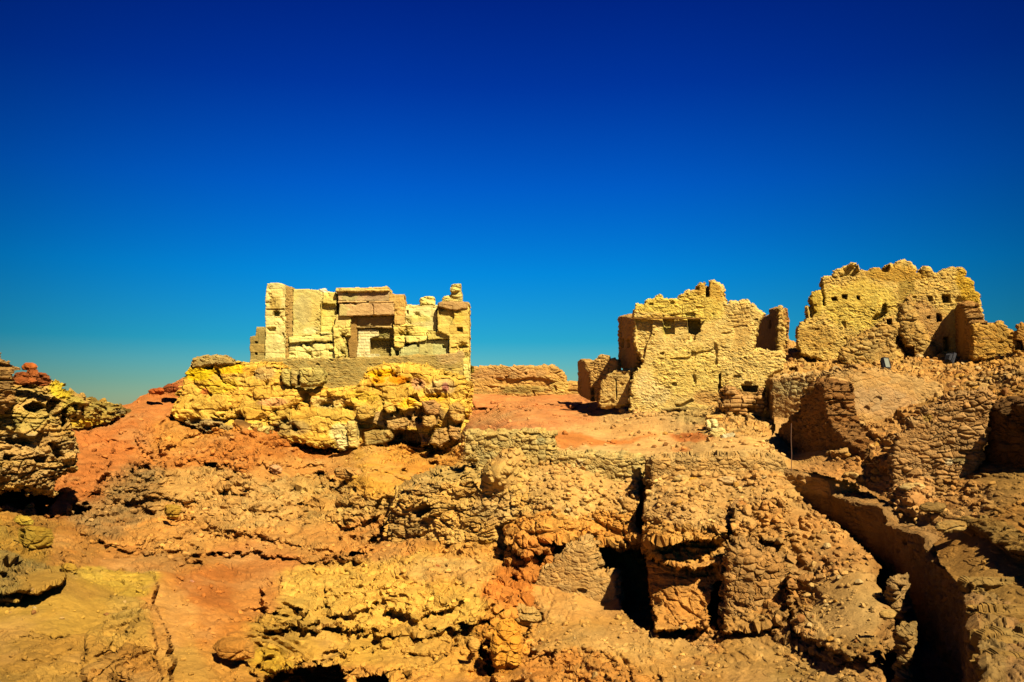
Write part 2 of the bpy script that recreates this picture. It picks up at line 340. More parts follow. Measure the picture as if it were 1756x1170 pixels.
# ---------------------------------------------------------------- terrain
def terrain(name, ctrl, top, ubox, vbot, res, edits, carves, regions, seed, absz=None, keep=None, back=True, amp=1.):
    fD = tps(ctrl)
    u = np.arange(ubox[0], ubox[1], res[0], dtype=f4); T = np.interp(u, [a for a, b in top], [b for a, b in top])
    nv = int((vbot-T.min())/res[1]); j = np.linspace(0, 1, nv, dtype=f4)[:, None]
    V = (T[None]+(vbot-T[None])*j).astype(f4); U = np.broadcast_to(u, V.shape).astype(f4)
    # regional weights: colour, crag, cobble
    wu = 26*fbm(U/45, V/34, 0*U, 4, seed+21, .6); wv = 18*fbm(U/45+8, V/34, 0*U, 4, seed+22, .6)
    sw = np.full(U.shape, 1e-6, f4); col = np.zeros(U.shape+(3,), f4); cg = np.zeros(U.shape, f4); cb = cg.copy()
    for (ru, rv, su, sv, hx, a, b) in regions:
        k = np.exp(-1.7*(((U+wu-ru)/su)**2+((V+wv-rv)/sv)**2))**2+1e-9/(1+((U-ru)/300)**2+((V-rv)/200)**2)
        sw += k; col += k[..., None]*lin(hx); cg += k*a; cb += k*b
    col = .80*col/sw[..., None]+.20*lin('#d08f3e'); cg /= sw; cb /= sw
    # bedding: rocky ground climbs in broken ledges, with steep faces and narrow tops
    ww = np.clip(cg*1.5, 0, 1)
    def stair(v, per, amt, sx, sh, sd_):
        wp = per*2.2*fbm(U/sx, V/(sx*.6), 0*U, 4, seed+sd_)+sh*U; t = (v+wp)/per; f = t-np.floor(t)
        g = .12*f+.88*ss(f, .72, 1.0)
        return v+amt*per*(g-f)
    Ve = stair(V, 40, .60*ww*ss(vn(U/90, V/60, 0*U, seed+44), .2, .5), 110, .06, 41)
    Ve = stair(Ve, 17, .35*ww, 60, -.10, 42)
    D = fD(U, Ve)
    nz = fbm(U/14, V/10, 0*U, 3, seed+1)
    for (poly, dD, soft, jit, ledge) in edits:
        a = np.array(poly); sl = (slice(None), slice(max(0, int((a[:, 0].min()-60-ubox[0])/res[0])), max(1, int((a[:, 0].max()+60-ubox[0])/res[0]))))
        s_ = sdpoly(U[sl], V[sl], poly)+jit*nz[sl]
        k = ss(s_, -soft*.5, soft*.5)
        if ledge: k = k*ss((V[sl]-a[:, 1].min())/(a[:, 1].max()-a[:, 1].min()), -.1, .9)
        D[sl] = D[sl]+dD*k
    for (poly, dD, jit) in carves:
        s_ = sdpoly(U, V, poly)+jit*nz; D = D+dD*ss(s_, -1.5, 1.5)
    for (poly, zl, jit) in (absz or []):
        s_ = sdpoly(U, V, poly)+jit*nz; k = ss(s_, -1.5, 1.5)
        D = D*(1-k)+k*np.maximum(D, np.minimum(zl*FPX/np.minimum(CV-V, -8), 80))
    W = P(U, V, D); x, y, z = W[..., 0], W[..., 1], W[..., 2]
    gu = np.gradient(W, axis=1); gv = np.gradient(W, axis=0)
    n = np.cross(gv, gu); n /= np.linalg.norm(n, axis=-1, keepdims=True)+1e-9
    n = np.where((n*W).sum(-1, keepdims=True) > 0, -n, n)
    Wc = W*np.array([1, .45, 1], f4)
    h1, t1, q1 = st_crag(Wc, seed+3, .46, .24, .105)
    h2, t2, q2 = st_cobble(Wc, seed+5, .24, .13); h3, t3, q3 = st_cobble(Wc, seed+8, .55, .24)
    cg = np.clip(cg*1.3+.07*(cg > .02), 0, 1.4)*ss(vn(x*.45, y*.45, z*.8, seed+66)+.35*np.clip(cg, 0, 1), .25, .7)
    h3b = np.where(vn(x*.4, y*.4, z*.4, seed+77) > .5, h3, 0)
    sand = .10*fbm(x*.5, y*.5, z*.5, 4, seed+9)+.012*fbm(x*5, y*5, z*5, 3, seed+10)
    Wn = W/np.linalg.norm(W, axis=-1, keepdims=True); Wn[..., 2] *= .3
    dr = .45*n-.75*Wn; dr /= np.linalg.norm(dr, axis=-1, keepdims=True)
    h = amp*(cg*h1+cb*(h2+.7*h3b)); n_ = n
    t = 1+np.clip(cg, 0, 1)*(t1-1)+np.clip(cb, 0, 1)*(t2-1)
    W = W+dr*h[..., None]+n*sand[..., None]
    dust = ss(fbm(x*.6, y*.3, z*1.6, 5, seed+14, .6), -.05, .4)*.62*np.clip(1.2-cg, 0, 1)
    col = col*(1-dust[..., None])+dust[..., None]*(col*.4+.6*lin('#cf9a55'))
    c = col*t[..., None]*(1+.16*fbm(x*.8, y*.8, z*.8, 4, seed+12))[..., None]
    hue = (q1-.5)*.16*np.clip(cg+cb, 0, 1)+.14*fbm(x*.35, y*.35, z*.6, 3, seed+13)
    c = np.clip(c*np.stack([1+hue*.3, 1-hue*.6, 1-hue*1.6], -1), .004, .95)
    rows = [W]; cr_ = [c]; first = W[0]
    cell = np.ones((nv-1, len(u)-1), bool)
    if keep is not None:
        s_ = sdpoly(U, V, keep)+3*nz; cell = .25*(s_[:-1, :-1]+s_[1:, :-1]+s_[:-1, 1:]+s_[1:, 1:]) > 0
    GW, GC = W, c
    if back:
        ex = []
        for (dy, dz) in ((70, -22), (40, -16), (20, -9), (10, -4.5), (5, -2), (2.5, -.8), (1., -.2), (.4, 0)):
            q = first.copy(); k = 1+dy/first[:, 1]; q[:, 0] *= k; q[:, 1] += dy; q[:, 2] = q[:, 2]+dz+(0 if dz > -.5 else .25*fbm(q[:, 0]*.5, q[:, 1]*.5, 0*q[:, 0], 3, seed))
            ex.append(q)
        ex = np.array(ex, f4); W = np.concatenate([ex, W]); c = np.concatenate([np.repeat(c[:1], len(ex), 0), c])
        cell = np.concatenate([np.ones((len(ex), cell.shape[1]), bool), cell])
    nr, ncn = W.shape[:2]; idx = np.arange(nr*ncn).reshape(nr, ncn)
    Q = np.stack([idx[:-1, :-1], idx[1:, :-1], idx[1:, 1:], idx[:-1, 1:]], -1)[cell]
    used = np.zeros(nr*ncn, bool); used[Q.ravel()] = True; mp = np.cumsum(used)-1
    o = mesh_np(name, W.reshape(-1, 3)[used], mp[Q], c.reshape(-1, 3)[used], M['earth'], None, (0, 0, 0))
    tag(o, kind='structure')
    def at(pu, pv):       # surface point, normal and colour where a given spot of the ground is
        i = int(np.clip((pu-ubox[0])/res[0], 0, len(u)-1)); jv = int(np.clip((pv-T[i])/(vbot-T[i])*(nv-1), 0, nv-1))
        return GW[jv, i], n[jv, i], GC[jv, i], cb[jv, i]
    return o, at

YB, TN, RD, OR, GY, OL, BR = '#e2ae45', '#d39f55', '#b7662e', '#c9752a', '#93703f', '#9d7b26', '#a8743a'
top1 = [(-400, 610), (0, 640), (120, 672), (150, 686), (205, 695), (225, 692), (240, 680), (262, 671), (300, 655), (330, 640), (500, 640), (790, 676), (985, 676), (1080, 660), (1290, 603), (1345, 580), (1400, 600), (1700, 600), (2200, 600)]
ctrl1 = [(-300,640,40),(0,660,42),(150,690,58),(205,698,60),(300,662,64),(230,730,52),(180,790,45),(120,850,39),(90,880,36),(20,860,35),(-300,860,34),
 (-300,930,27),(0,930,27.5),(100,950,26),(0,1000,23),(150,1000,24),(270,990,26),(0,1170,16.5),(200,1170,18),(-300,1170,16),(0,1400,10),(-400,1400,10),
 (350,1000,27),(400,1170,18.5),(320,1170,18),(500,1020,28),(350,1400,11.5),
 (250,745,53),(350,745,57),(500,772,56),(600,785,54),(700,785,53),(790,775,50),(400,680,62),(700,680,62),
 (300,785,48),(450,800,46),(620,805,45),(700,825,42),(420,850,41.5),(250,820,43),(200,900,37.5),(300,900,38.5),(500,900,39),(620,900,39),(400,960,33),(600,960,33),
 (800,810,37.5),(700,900,38),(850,900,34),(700,960,31.5),(850,975,29.5),(650,1090,24),(650,1170,20),(850,1090,24),(850,1170,20),(700,1400,12.5),
 (810,682,62),(900,682,63),(985,686,60),(850,730,47.5),(870,750,36),(930,770,34.5),(1050,740,42),(1150,740,41.5),(1010,781,34.4),(1220,784,31.5),(1300,780,32),(1200,704,45.8),(1090,702,47.3),(1140,707,46.6),
 (830,790,34.5),(900,800,33.6),(1000,820,32.2),(930,870,31.5),(1050,890,31),(960,990,29.5),(1030,1040,27.5),(900,1040,27),(1000,1075,24),(1000,1170,19),(1100,1110,22),(1150,1400,12),
 (1150,820,30.9),(1250,820,30.7),(1150,900,28.8),(1250,900,28.2),(1160,1000,26.5),(1160,1070,25),(1300,960,26.5),(1300,1040,24.5),(1250,1110,22),(1250,1170,19),
 (1380,860,28.5),(1440,920,25.6),(1490,950,24),(1430,1000,23),(1500,1080,20),(1400,1110,20.5),(1500,1170,16.5),(1400,1170,18),(1500,1400,11),
 (1330,720,43),(1290,650,49),(1345,590,57),(1500,640,62),(1700,640,62),(1500,760,50),(1750,760,50),(1560,860,40),(1750,900,36),(2150,800,40),(2150,1170,24),(1800,1100,24),(1800,1400,13)]
ed1 = [ # outline, metres nearer (-) or farther (+), softness px, raggedness px, ledge
 ([(150,860),(190,812),(230,803),(300,800),(400,795),(440,808),(560,835),(650,850),(655,900),(600,965),(400,950),(200,945),(130,905)], -.9, 10, 18, 0),
 ([(215,800),(300,792),(390,800),(395,835),(330,860),(260,850),(220,860),(185,850)], -.5, 5, 8, 1),
 ([(150,900),(230,890),(330,905),(300,925),(200,935),(140,925)], -.45, 6, 14, 1),
 ([(320,870),(430,880),(520,905),(640,925),(620,960),(520,935),(420,920),(340,905)], -.5, 6, 14, 1),
 ([(470,840),(560,835),(640,850),(655,880),(600,905),(540,880),(480,865)], -.6, 4, 8, 1),
 ([(285,712),(330,738),(400,760),(480,775),(560,785),(560,800),(430,800),(330,790),(250,775),(240,740)], -1.0, 8, 10, 0),
 ([(230,725),(290,720),(330,745),(300,760),(262,775),(235,760)], -.8, 4, 8, 1),
 ([(560,790),(640,782),(720,790),(800,785),(795,810),(700,822),(600,800)], -.5, 4, 8, 1),
 ([(450,1005),(560,972),(700,962),(830,985),(872,1035),(830,1068),(770,1080),(720,1094),(640,1086),(560,1075),(455,1080)], -.85, 7, 14, 0),
 ([(455,1085),(560,1078),(640,1090),(720,1098),(800,1090),(760,1130),(700,1118),(640,1110),(560,1125),(470,1150),(440,1140)], -.5, 5, 14, 1),
 ([(430,1150),(520,1120),(560,1105),(600,1100),(640,1112),(700,1122),(720,1150),(640,1148),(560,1150),(455,1175)], -.4, 5, 12, 1),
 ([(480,1000),(560,985),(560,1040),(500,1060),(455,1050)], -.5, 4, 8, 1),
 ([(560,1000),(640,990),(650,1030),(600,1060),(560,1050)], -.5, 4, 8, 0), ([(650,1000),(760,985),(800,1030),(720,1060),(660,1050)], -.6, 4, 9, 1),
 ([(842,1060),(880,1055),(895,1090),(903,1160),(850,1180),(838,1110)], -.9, 4, 6, 0),
 ([(800,1060),(835,1055),(840,1100),(842,1150),(810,1120)], -.5, 3, 6, 0),
 ([(900,1150),(1000,1135),(1090,1140),(1100,1180),(1000,1200),(900,1200)], -.5, 5, 8, 0),
 ([(880,870),(960,860),(1090,865),(1098,925),(1062,942),(1022,928),(990,920),(945,925),(930,950),(900,960),(870,930)], -1.1, 4, 9, 1),
 ([(870,905),(940,900),(950,950),(925,985),(895,1000),(870,960)], -.7, 4, 9, 0),
 ([(1117,786),(1125,808),(1345,806),(1345,930),(1240,925),(1110,930),(1098,905),(1104,860),(1117,830)], -1.5, 2, 3, 0),
 ([(1104,905),(1240,905),(1243,985),(1226,1005),(1216,1078),(1125,1082),(1112,1000),(1106,955)], -1.5, 3, 6, 0),
 ([(1108,908),(1240,900),(1245,965),(1200,978),(1150,970),(1112,950)], -.9, 3, 9, 1),
 ([(1243,925),(1350,925),(1360,985),(1350,1060),(1300,1075),(1240,1085),(1240,985)], -1.0, 3, 6, 0),
 ([(1258,865),(1285,868),(1290,900),(1278,925),(1262,915),(1250,890)], -1.0, 3, 4, 0),
 ([(1352,995),(1430,975),(1490,985),(1525,1010),(1540,1050),(1500,1135),(1430,1120),(1360,1080)], -.8, 5, 8, 0),
 ([(1330,1020),(1365,1000),(1420,1100),(1470,1125),(1440,1140),(1370,1110),(1335,1070)], -.4, 4, 8, 1),
 ([(-400,955),(0,965),(110,985),(200,978),(258,982),(268,1005),(262,1040),(285,1075),(295,1130),(290,1400),(-400,1400)], -2.0, 6, 8, 0),
 ([(-400,900),(0,905),(75,900),(85,940),(110,960),(105,1000),(60,1015),(-400,1010)], -1.2, 5, 8, 0),
 ([(155,1085),(215,1100),(240,1060),(265,1090),(280,1180),(150,1180)], -.6, 4, 8, 0),
 ([(-50,980),(40,985),(50,1010),(30,1030),(-50,1035)], -.7, 3, 6, 1),
 ([(810,690),(1000,688),(985,699),(940,693),(905,704),(860,696),(815,702)], -.9, 2, 4, 0),
 ([(950,715),(1000,735),(930,735),(880,722)], -.3, 2, 4, 0),
 ([(130,800),(190,790),(165,840),(140,870),(120,880),(75,890),(70,860),(110,830)], -.8, 4, 6, 0),
]
cv1 = [([(1008,926),(1030,934),(1048,930),(1062,944),(1082,938),(1100,942),(1110,962),(1111,1000),(1117,1045),(1123,1078),(1108,1084),(1086,1068),(1070,1048),(1062,1020),(1064,988),(1026,984),(1017,962)], 2.6, 4),
 ([(1242,992),(1240,1080),(1230,1080),(1215,1050),(1225,1008)], 2.2, 3),
 ([(1099,784),(1119,784),(1117,828),(1107,850),(1101,895),(1106,925),(1091,905),(1095,860)], 3.2, 1.5),
 ([(0,846),(40,840),(58,855),(38,880),(15,868),(-60,868),(-60,846)], 3.5, 4), ([(62,852),(98,848),(84,880),(66,892),(57,872)], 3.5, 4),
 ([(455,1160),(520,1143),(580,1140),(600,1180),(455,1190)], 2.5, 5), ([(612,1162),(660,1155),(685,1170),(660,1190),(615,1190)], 2.5, 4),
 ([(1250,880),(1260,866),(1262,918),(1248,915)], 1.2, 3), ([(815,1100),(842,1120),(840,1140),(822,1125)], 1.2, 3),
 ([(165,1105),(190,1112),(215,1108),(205,1128),(185,1125)], 1.0, 3), ([(1270,660),(1300,661),(1298,676),(1275,672)], 1.5, 2), ([(1255,706),(1283,704),(1280,730),(1262,735)], 1.3, 2),
 ([(1333,958),(1350,965),(1355,1020),(1338,1010)], .8, 3),([(125,865),(150,872),(140,880),(118,885)], 1.2, 3)]
az1 = [([(1345,800),(1382,862),(1441,907),(1491,948),(1514,975),(1500,1000),(1536,1048),(1541,1116),(1509,1129),(1518,1175),(1535,1400),(2300,1400),(2300,560),(1440,560),(1420,800)], -5.6, 4)]
rg1 = [ # u, v, half width, half height, colour, crag, cobble
 (245,700,60,45,RD,.22,0),(200,760,60,40,RD,.28,0),(150,820,60,45,'#ab5f2a',.25,0),(90,870,40,25,'#a55a28',.4,0),(285,670,30,20,'#a85a28',.45,0),(160,690,50,18,'#a98432',.7,0),
 (300,750,60,30,'#c98232',.6,0),(330,780,120,22,'#bd702c',.4,0),(450,780,100,22,'#bf6c26',.45,.1),(520,800,80,18,'#c98a40',.12,.1),(640,810,60,25,'#d69a35',.25,.1),(730,790,70,22,'#cf8a30',.5,.2),
 (220,840,60,40,'#8f7040',.8,.45),(170,890,50,30,'#8d6b3c',.8,.4),(330,850,90,40,'#bf8e48',.6,.1),(440,870,90,35,'#bc904c',.6,.1),(560,860,60,35,'#b58a44',.8,.2),(330,920,110,30,'#c4883e',.55,.1),(520,930,110,30,'#c2843c',.55,.1),
 (440,950,90,30,'#c07434',.3,0),(300,960,120,16,'#b0702e',.35,0),(370,1010,70,40,'#a85a20',.3,.05),(440,1020,50,30,'#c07a35',.3,.05),(300,1060,40,60,'#c08236',.3,.05),(370,1080,50,50,'#b9702a',.3,.05),(400,1130,60,50,'#bd7f30',.3,.1),(330,1150,50,60,'#bb8a3a',.12,.1),
 (560,1010,80,40,'#dca844',.42,.05),(700,1030,100,45,'#dda641',.42,.05),(500,1080,70,30,'#c09238',.5,.1),(600,1110,100,30,'#d49c38',.5,0),(450,1130,50,25,'#c99a24',.6,0),(720,1120,80,40,'#d0953a',.55,0),(600,1180,120,40,'#c58836',.5,.1),
 (860,1100,40,60,'#d28c30',.8,0),(880,1000,40,60,'#c8742a',.9,.1),(850,960,60,30,'#cf9440',.6,.3),(780,985,80,20,'#d0a050',.2,.5),
 (900,700,110,18,'#cd7c42',.12,0),(900,718,100,12,'#cf8a4c',.08,0),(860,730,80,8,'#cc8048',.1,0),(960,720,60,12,'#cd7e44',.15,0),(1050,735,60,14,'#cf9c58',.05,.1),(1000,755,80,10,'#c3702f',.08,0),(1120,720,70,20,'#c99a58',.1,.25),
 (1080,770,130,12,'#d4a560',.03,.05),(1186,756,34,7,'#c1682e',.1,0),(1172,772,22,6,'#c46a2c',.1,0),(1240,770,70,15,'#d0a05a',.03,.2),(1180,712,45,14,'#a98a4c',.25,.3),(1270,720,50,30,'#c7964f',.3,.9),(1280,640,70,40,'#cf9c4c',.2,1),(1345,600,60,35,'#d0a050',.2,1),
 (850,800,60,30,'#c59a4e',.2,.8),(960,830,90,25,'#cc9c52',.12,.6),(1040,830,60,40,'#cf9e55',.12,.4),(960,870,100,20,'#c99a50',.15,1),(980,905,100,20,'#cf8c38',.7,.3),(980,1000,80,50,'#c8924a',.10,.5),(1050,1010,30,40,'#bd8846',.1,.4),(930,960,40,30,'#c0762f',.8,.2),
 (1170,820,60,20,'#cc9a52',.1,.8),(1240,850,90,30,'#bd8c4a',.25,.5),(1170,880,60,22,'#c49350',.12,.2),(1300,880,60,40,'#bd8a48',.12,.9),(1170,930,70,30,'#c78a3c',.9,.1),(1170,1020,70,55,'#cb883c',.45,.05),(1290,1000,60,60,'#b5813f',.15,1),(1350,930,60,30,'#b78544',.1,1),
 (1000,1090,110,25,'#c08d42',.06,.25),(1150,1120,90,30,'#bb8940',.06,.5),(1000,1150,110,30,'#bb7b34',.5,.2),(1250,1140,90,40,'#a97b3a',.05,.35),(1210,1110,40,30,'#a8743a',.3,.8),
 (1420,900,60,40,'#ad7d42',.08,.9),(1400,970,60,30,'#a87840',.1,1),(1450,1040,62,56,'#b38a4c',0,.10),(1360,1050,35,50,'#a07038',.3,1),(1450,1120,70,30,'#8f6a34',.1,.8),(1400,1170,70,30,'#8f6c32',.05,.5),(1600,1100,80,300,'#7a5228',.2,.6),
 (30,930,60,30,'#8f6d24',.6,.2),(60,890,50,30,'#8e6626',.6,.2),(20,990,40,30,'#7d6a34',.8,.1),(120,930,50,30,'#a06a2a',.4,.4),(100,1010,90,20,'#9c742a',.08,.1),(180,1000,80,18,'#b8932e',.35,.1),(90,1060,110,30,'#b0862f',.04,.15),(60,1130,110,40,'#98702a',.35,.1),(220,1080,50,40,'#a98436',.6,.1),(220,1140,60,40,'#916526',.8,.2),(0,1250,300,60,'#7a5c1e',.3,.2),(900,1250,500,60,'#a9763a',.3,.3)]
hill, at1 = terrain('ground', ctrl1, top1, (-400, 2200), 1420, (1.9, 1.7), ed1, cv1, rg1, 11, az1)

# the right-hand slope with the stairs, standing in front of the trench
keep2 = [(1352,572),(1400,590),(1700,575),(2200,560),(2200,1420),(1722,1420),(1706,1170),(1698,1093),(1678,1034),(1614,968),(1600,928),(1556,884),(1526,857),(1455,825),(1396,809),(1330,801),(1296,797),(1296,775),(1312,762),(1330,740),(1326,690),(1306,640),(1330,600)]
ctrl2 = [(1335,590,56.5),(1310,640,49),(1318,700,42.5),(1325,750,36),(1330,800,30.9),(1320,780,33),(1450,600,53),(1600,605,50),(1700,600,48),(1900,580,46),(2150,560,44),(1400,640,46.5),(1500,640,43),(1650,640,40),(1750,630,36),(2000,620,34),
 (1370,700,41),(1360,780,34.5),(1440,700,37),(1480,745,31.8),(1530,800,28),(1470,815,28.6),(1400,803,30),(1480,840,28.2),(1560,880,25.2),(1620,700,31),(1620,780,28),(1560,850,25),(1650,860,23.6),(1750,860,21.5),(1750,760,27),(1900,760,26),(1900,860,21),
 (1600,850,25.2),(1630,930,21.3),(1700,960,18.3),(1756,965,17.6),(1680,900,21.3),(1695,1040,15.9),(1750,1045,15.2),(1715,1100,13.4),(1720,1170,11.5),(1756,1170,11.4),(1850,1170,11.3),(2100,1170,11.3),(2100,960,17.3),(1756,915,19.4),(1730,1400,7.6),(2100,1400,7.6)]
ed2 = [([(1535,700),(1600,680),(1700,655),(1756,650),(2200,600),(2200,690),(1756,690),(1640,685),(1560,735)], -.8, 8, 10, 1),
 ([(1480,740),(1500,728),(1560,730),(1540,790),(1528,810),(1500,785)], -.8, 6, 8, 0),
 ([(1530,880),(1590,868),(1640,885),(1756,935),(1756,960),(1690,925),(1600,895)], -.15, 3, 6, 0),
 ([(1340,790),(1345,805),(1400,806),(1400,800)], -.1, 2, 3, 0)]
cv2 = [([(1431,595),(1440,590),(1452,600),(1450,613),(1433,613)], 1.4, 2), ([(1486,618),(1500,618),(1500,626),(1488,626)], .8, 2),
 ([(1655,655),(1690,650),(1690,660),(1660,664)], 1.0, 3), ([(1354,632),(1366,630),(1368,640),(1355,641)], .9, 2), ([(1618,678),(1640,672),(1638,680),(1620,690)], .9, 2)]
rg2 = [(1350,640,60,50,'#c8964c',.15,1.0),(1450,620,80,25,'#c8964a',.2,1.1),(1600,630,90,20,'#bd8a44',.25,1.1),(1720,610,90,18,'#c08c40',.15,.7),(1700,650,100,25,'#a3753a',.3,1.3),(1900,660,200,40,'#96692f',.3,1.1),
 (1370,700,50,50,'#c08e4e',.06,.3),(1340,780,50,20,'#bf8d48',.05,.4),(1420,810,80,12,'#ad7a40',.05,.3),(1500,760,60,45,'#b27f42',.2,1.3),(1560,850,60,25,'#a87642',.15,1),(1640,850,60,25,'#9a6c36',.2,1.1),(1740,850,80,25,'#84602c',.06,.4),(1500,870,60,20,'#a07038',.05,.5),
 (1600,900,50,30,'#a1743c',0,.3),(1700,960,80,50,'#946a30',0,.25),(1740,1080,80,90,'#8a642c',0,.25),(1800,1200,200,100,'#7c5a26',0,.25),(1750,900,80,20,'#84602c',.05,.6)]
slope, at2 = terrain('hillside', ctrl2, [(1250,600),(1345,585),(1400,592),(1500,600),(1690,590),(1756,585),(2200,560)], (1290, 2200), 1420, (1.8, 1.6), ed2, cv2, rg2, 91, None, keep2, back=False)

# the plain far below the hill
me = bpy.data.meshes.new('plain'); R_ = 9000
me.from_pydata([(-R_, -R_, -24), (R_, -R_, -24), (R_, R_, -24), (-R_, R_, -24)], [], [(0, 1, 2, 3)])
ca = me.color_attributes.new('Col', 'FLOAT_COLOR', 'POINT'); [setattr(e, 'color', (*lin('#c09a58'), 1)) for e in ca.data]
me.materials.append(M['earth']); pl_o = bpy.data.objects.new('plain', me); scn.collection.objects.link(pl_o); tag(pl_o, kind='structure')
# ---------------------------------------------------------------- temple
def base_of(u, v, D): p = P(np.array(float(u)), np.array(float(v)), np.array(float(D))); return tuple(float(q) for q in p)
def flat(D): return lambda U, V: D+0*U
def T1(x, y): return (400+x/3.441, 460+y/3.441)
def T6(x, y): return (560+x/6.754, 470+y/6.754)
def C2(x, y): return (960+x/3.657, 440+y/3.657)
def C3(x, y): return (1316+x/3.441, 420+y/3.441)
def R(x0, y0, x1, y1, f=None):
    q = [(x0, y0), (x1, y0), (x1, y1), (x0, y1)]; return [f(*a) for a in q] if f else q
def F(f, *xy): return [f(xy[i], xy[i+1]) for i in range(0, len(xy), 2)]

temple = empty('temple_ruin', base_of(620, 640, 60), 'pale yellow roofless stone temple with blocked doorway standing on the rock platform', 'temple')
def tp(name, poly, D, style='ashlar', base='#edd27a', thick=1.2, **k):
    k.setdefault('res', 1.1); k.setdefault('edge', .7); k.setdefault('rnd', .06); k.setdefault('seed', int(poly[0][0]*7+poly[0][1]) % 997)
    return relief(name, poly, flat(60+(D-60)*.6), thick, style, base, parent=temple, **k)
ta = dict(bw=1.1, ch=.62, amp=.03, erode=.08, joint=.018, warp=.06); tb = dict(bw=1.5, ch=.8, amp=.03, erode=.10, joint=.02, warp=.08); tm = dict(bw=3, ch=3, amp=.0, erode=.05, joint=.0, warp=.0)
# back wall of the hall, from the tower to the east end
tp('wall', [(486, 616), (486, 500), (503, 496), (549, 498), (574, 501), (580, 520), (690, 522), (708, 523), (755, 524), (757, 618)], 62.4, args=ta, patches=[(525, 520, 16, 26, '#d6bd6c'), (520, 560, 30, 12, '#efd67a'), (720, 545, 26, 12, '#e6c45c')])
tower = tp('tower', F(T1, 186, 535, 190, 345, 186, 200, 192, 150, 197, 88, 265, 85, 305, 100, 303, 535), 59.7, args=ta, base='#e6cb74', thick=2.2, patches=[(468, 520, 12, 14, '#c9a650')],
   insets=[(R(235, 252, 270, 280, T1), .7), (R(192, 240, 300, 250, T1), .12), (F(T1, 195, 352, 250, 350, 245, 375, 210, 372), .25), (R(288, 380, 300, 440, T1), .15)])
tp('corner_pillar', F(T1, 303, 100, 345, 110, 350, 118, 345, 400, 322, 410, 326, 540, 285, 540, 290, 360, 303, 350), 60.05, 'plaster', '#bb934a', thick=.7, args=dict(amp=.05))
tp('stepped_wall', F(T1, 97, 560, 97, 402, 132, 400, 135, 345, 187, 345, 200, 440, 235, 440, 235, 540, 200, 560), 59.95, base='#a98b45', args=ta, insets=[(R(130, 432, 143, 444, T1), .5), (R(128, 498, 142, 512, T1), .5)])
tp('wall_panel', F(T1, 352, 122, 440, 124, 502, 132, 528, 150, 528, 205, 515, 210, 515, 385, 500, 400, 350, 400), 60.25, 'plaster', '#e0c468', args=dict(amp=.05), patches=[(520, 525, 18, 24, '#cbb468'), (530, 566, 20, 7, '#f0da84')])
tp('pilaster', F(T1, 528, 145, 600, 142, 612, 180, 606, 205, 606, 335, 610, 380, 515, 385, 515, 208, 528, 205), 60.1, args=ta, base='#e6c860', insets=[(F(T1, 519, 208, 600, 212, 612, 260, 606, 330, 585, 335, 585, 375, 519, 378), .32)])
tp('ledge', R(515, 379, 592, 392, T1), 59.85, 'ashlar', '#f0d87c', args=tm, thick=.8)
tp('ledge', F(T1, 325, 402, 460, 404, 462, 395, 585, 392, 585, 432, 460, 432, 330, 440), 60.0, 'ashlar', '#ecd070', args=tb, thick=.8)
tp('wall', R(325, 438, 600, 540, T1), 60.2, 'ashlar', '#ebd074', args=dict(bw=.9, ch=.55, amp=.08, erode=.2, joint=.04, warp=.1), insets=[(R(562, 480, 598, 495, T1), .3), (F(T1, 460, 438, 585, 436, 585, 445, 460, 446), .15)])
tp('wall', F(T1, 592, 335, 660, 340, 668, 280, 690, 285, 690, 400, 660, 440, 672, 540, 600, 540, 592, 400), 59.9, 'ashlar', '#e8c662', args=dict(bw=.9, ch=.6, amp=.12, erode=.30, joint=.03, warp=.12), insets=[(F(T1, 655, 405, 690, 398, 690, 425, 672, 450, 676, 520, 668, 520, 664, 440), .4)])
tp('wall', F(T1, 606, 275, 690, 275, 690, 400, 640, 345, 600, 345), 60.05, 'ashlar', '#dcb45c', args=tb)
# doorway: lintels, cornice, reveal and the brick infill
tp('cornice', F(T1, 600, 140, 605, 117, 700, 116, 840, 112, 908, 107, 918, 112, 919, 132, 860, 136, 790, 136, 610, 138), 59.3, 'ashlar', '#e4bd62', args=tb, thick=1.8)
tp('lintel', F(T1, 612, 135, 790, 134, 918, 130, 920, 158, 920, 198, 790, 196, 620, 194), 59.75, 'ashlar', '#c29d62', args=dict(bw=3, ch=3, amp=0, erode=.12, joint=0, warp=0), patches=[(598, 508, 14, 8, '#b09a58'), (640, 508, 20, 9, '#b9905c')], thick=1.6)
tp('moulding', F(T1, 618, 192, 785, 194, 785, 204, 618, 204), 59.6, 'ashlar', '#d6ae68', args=tm, rnd=.1, thick=1.2)
tp('moulding', F(T1, 800, 196, 945, 192, 945, 202, 800, 206), 59.6, 'ashlar', '#cfa25e', args=tm, rnd=.1, thick=1.2)
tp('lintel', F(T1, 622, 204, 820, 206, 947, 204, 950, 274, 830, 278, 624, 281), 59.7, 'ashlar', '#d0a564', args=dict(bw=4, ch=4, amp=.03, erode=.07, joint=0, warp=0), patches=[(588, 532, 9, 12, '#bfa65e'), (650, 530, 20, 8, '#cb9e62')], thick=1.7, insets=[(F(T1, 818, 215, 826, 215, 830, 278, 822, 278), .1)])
tp('wall', F(T1, 918, 155, 1008, 153, 1012, 200, 1012, 335, 950, 335, 948, 205, 918, 198), 59.85, 'ashlar', '#d9aa55', args=ta)
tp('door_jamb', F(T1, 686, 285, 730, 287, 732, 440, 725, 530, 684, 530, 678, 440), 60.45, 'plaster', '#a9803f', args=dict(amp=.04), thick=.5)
inf = tp('doorway_infill', R(730, 278, 950, 532, T1), 60.95, 'plaster', '#b0934a', args=dict(amp=.02), thick=.8, rnd=0, insets=[(R(805, 417, 946, 500, T1), .55)], patches=[(655, 570, 20, 10, '#8f7d3c')])
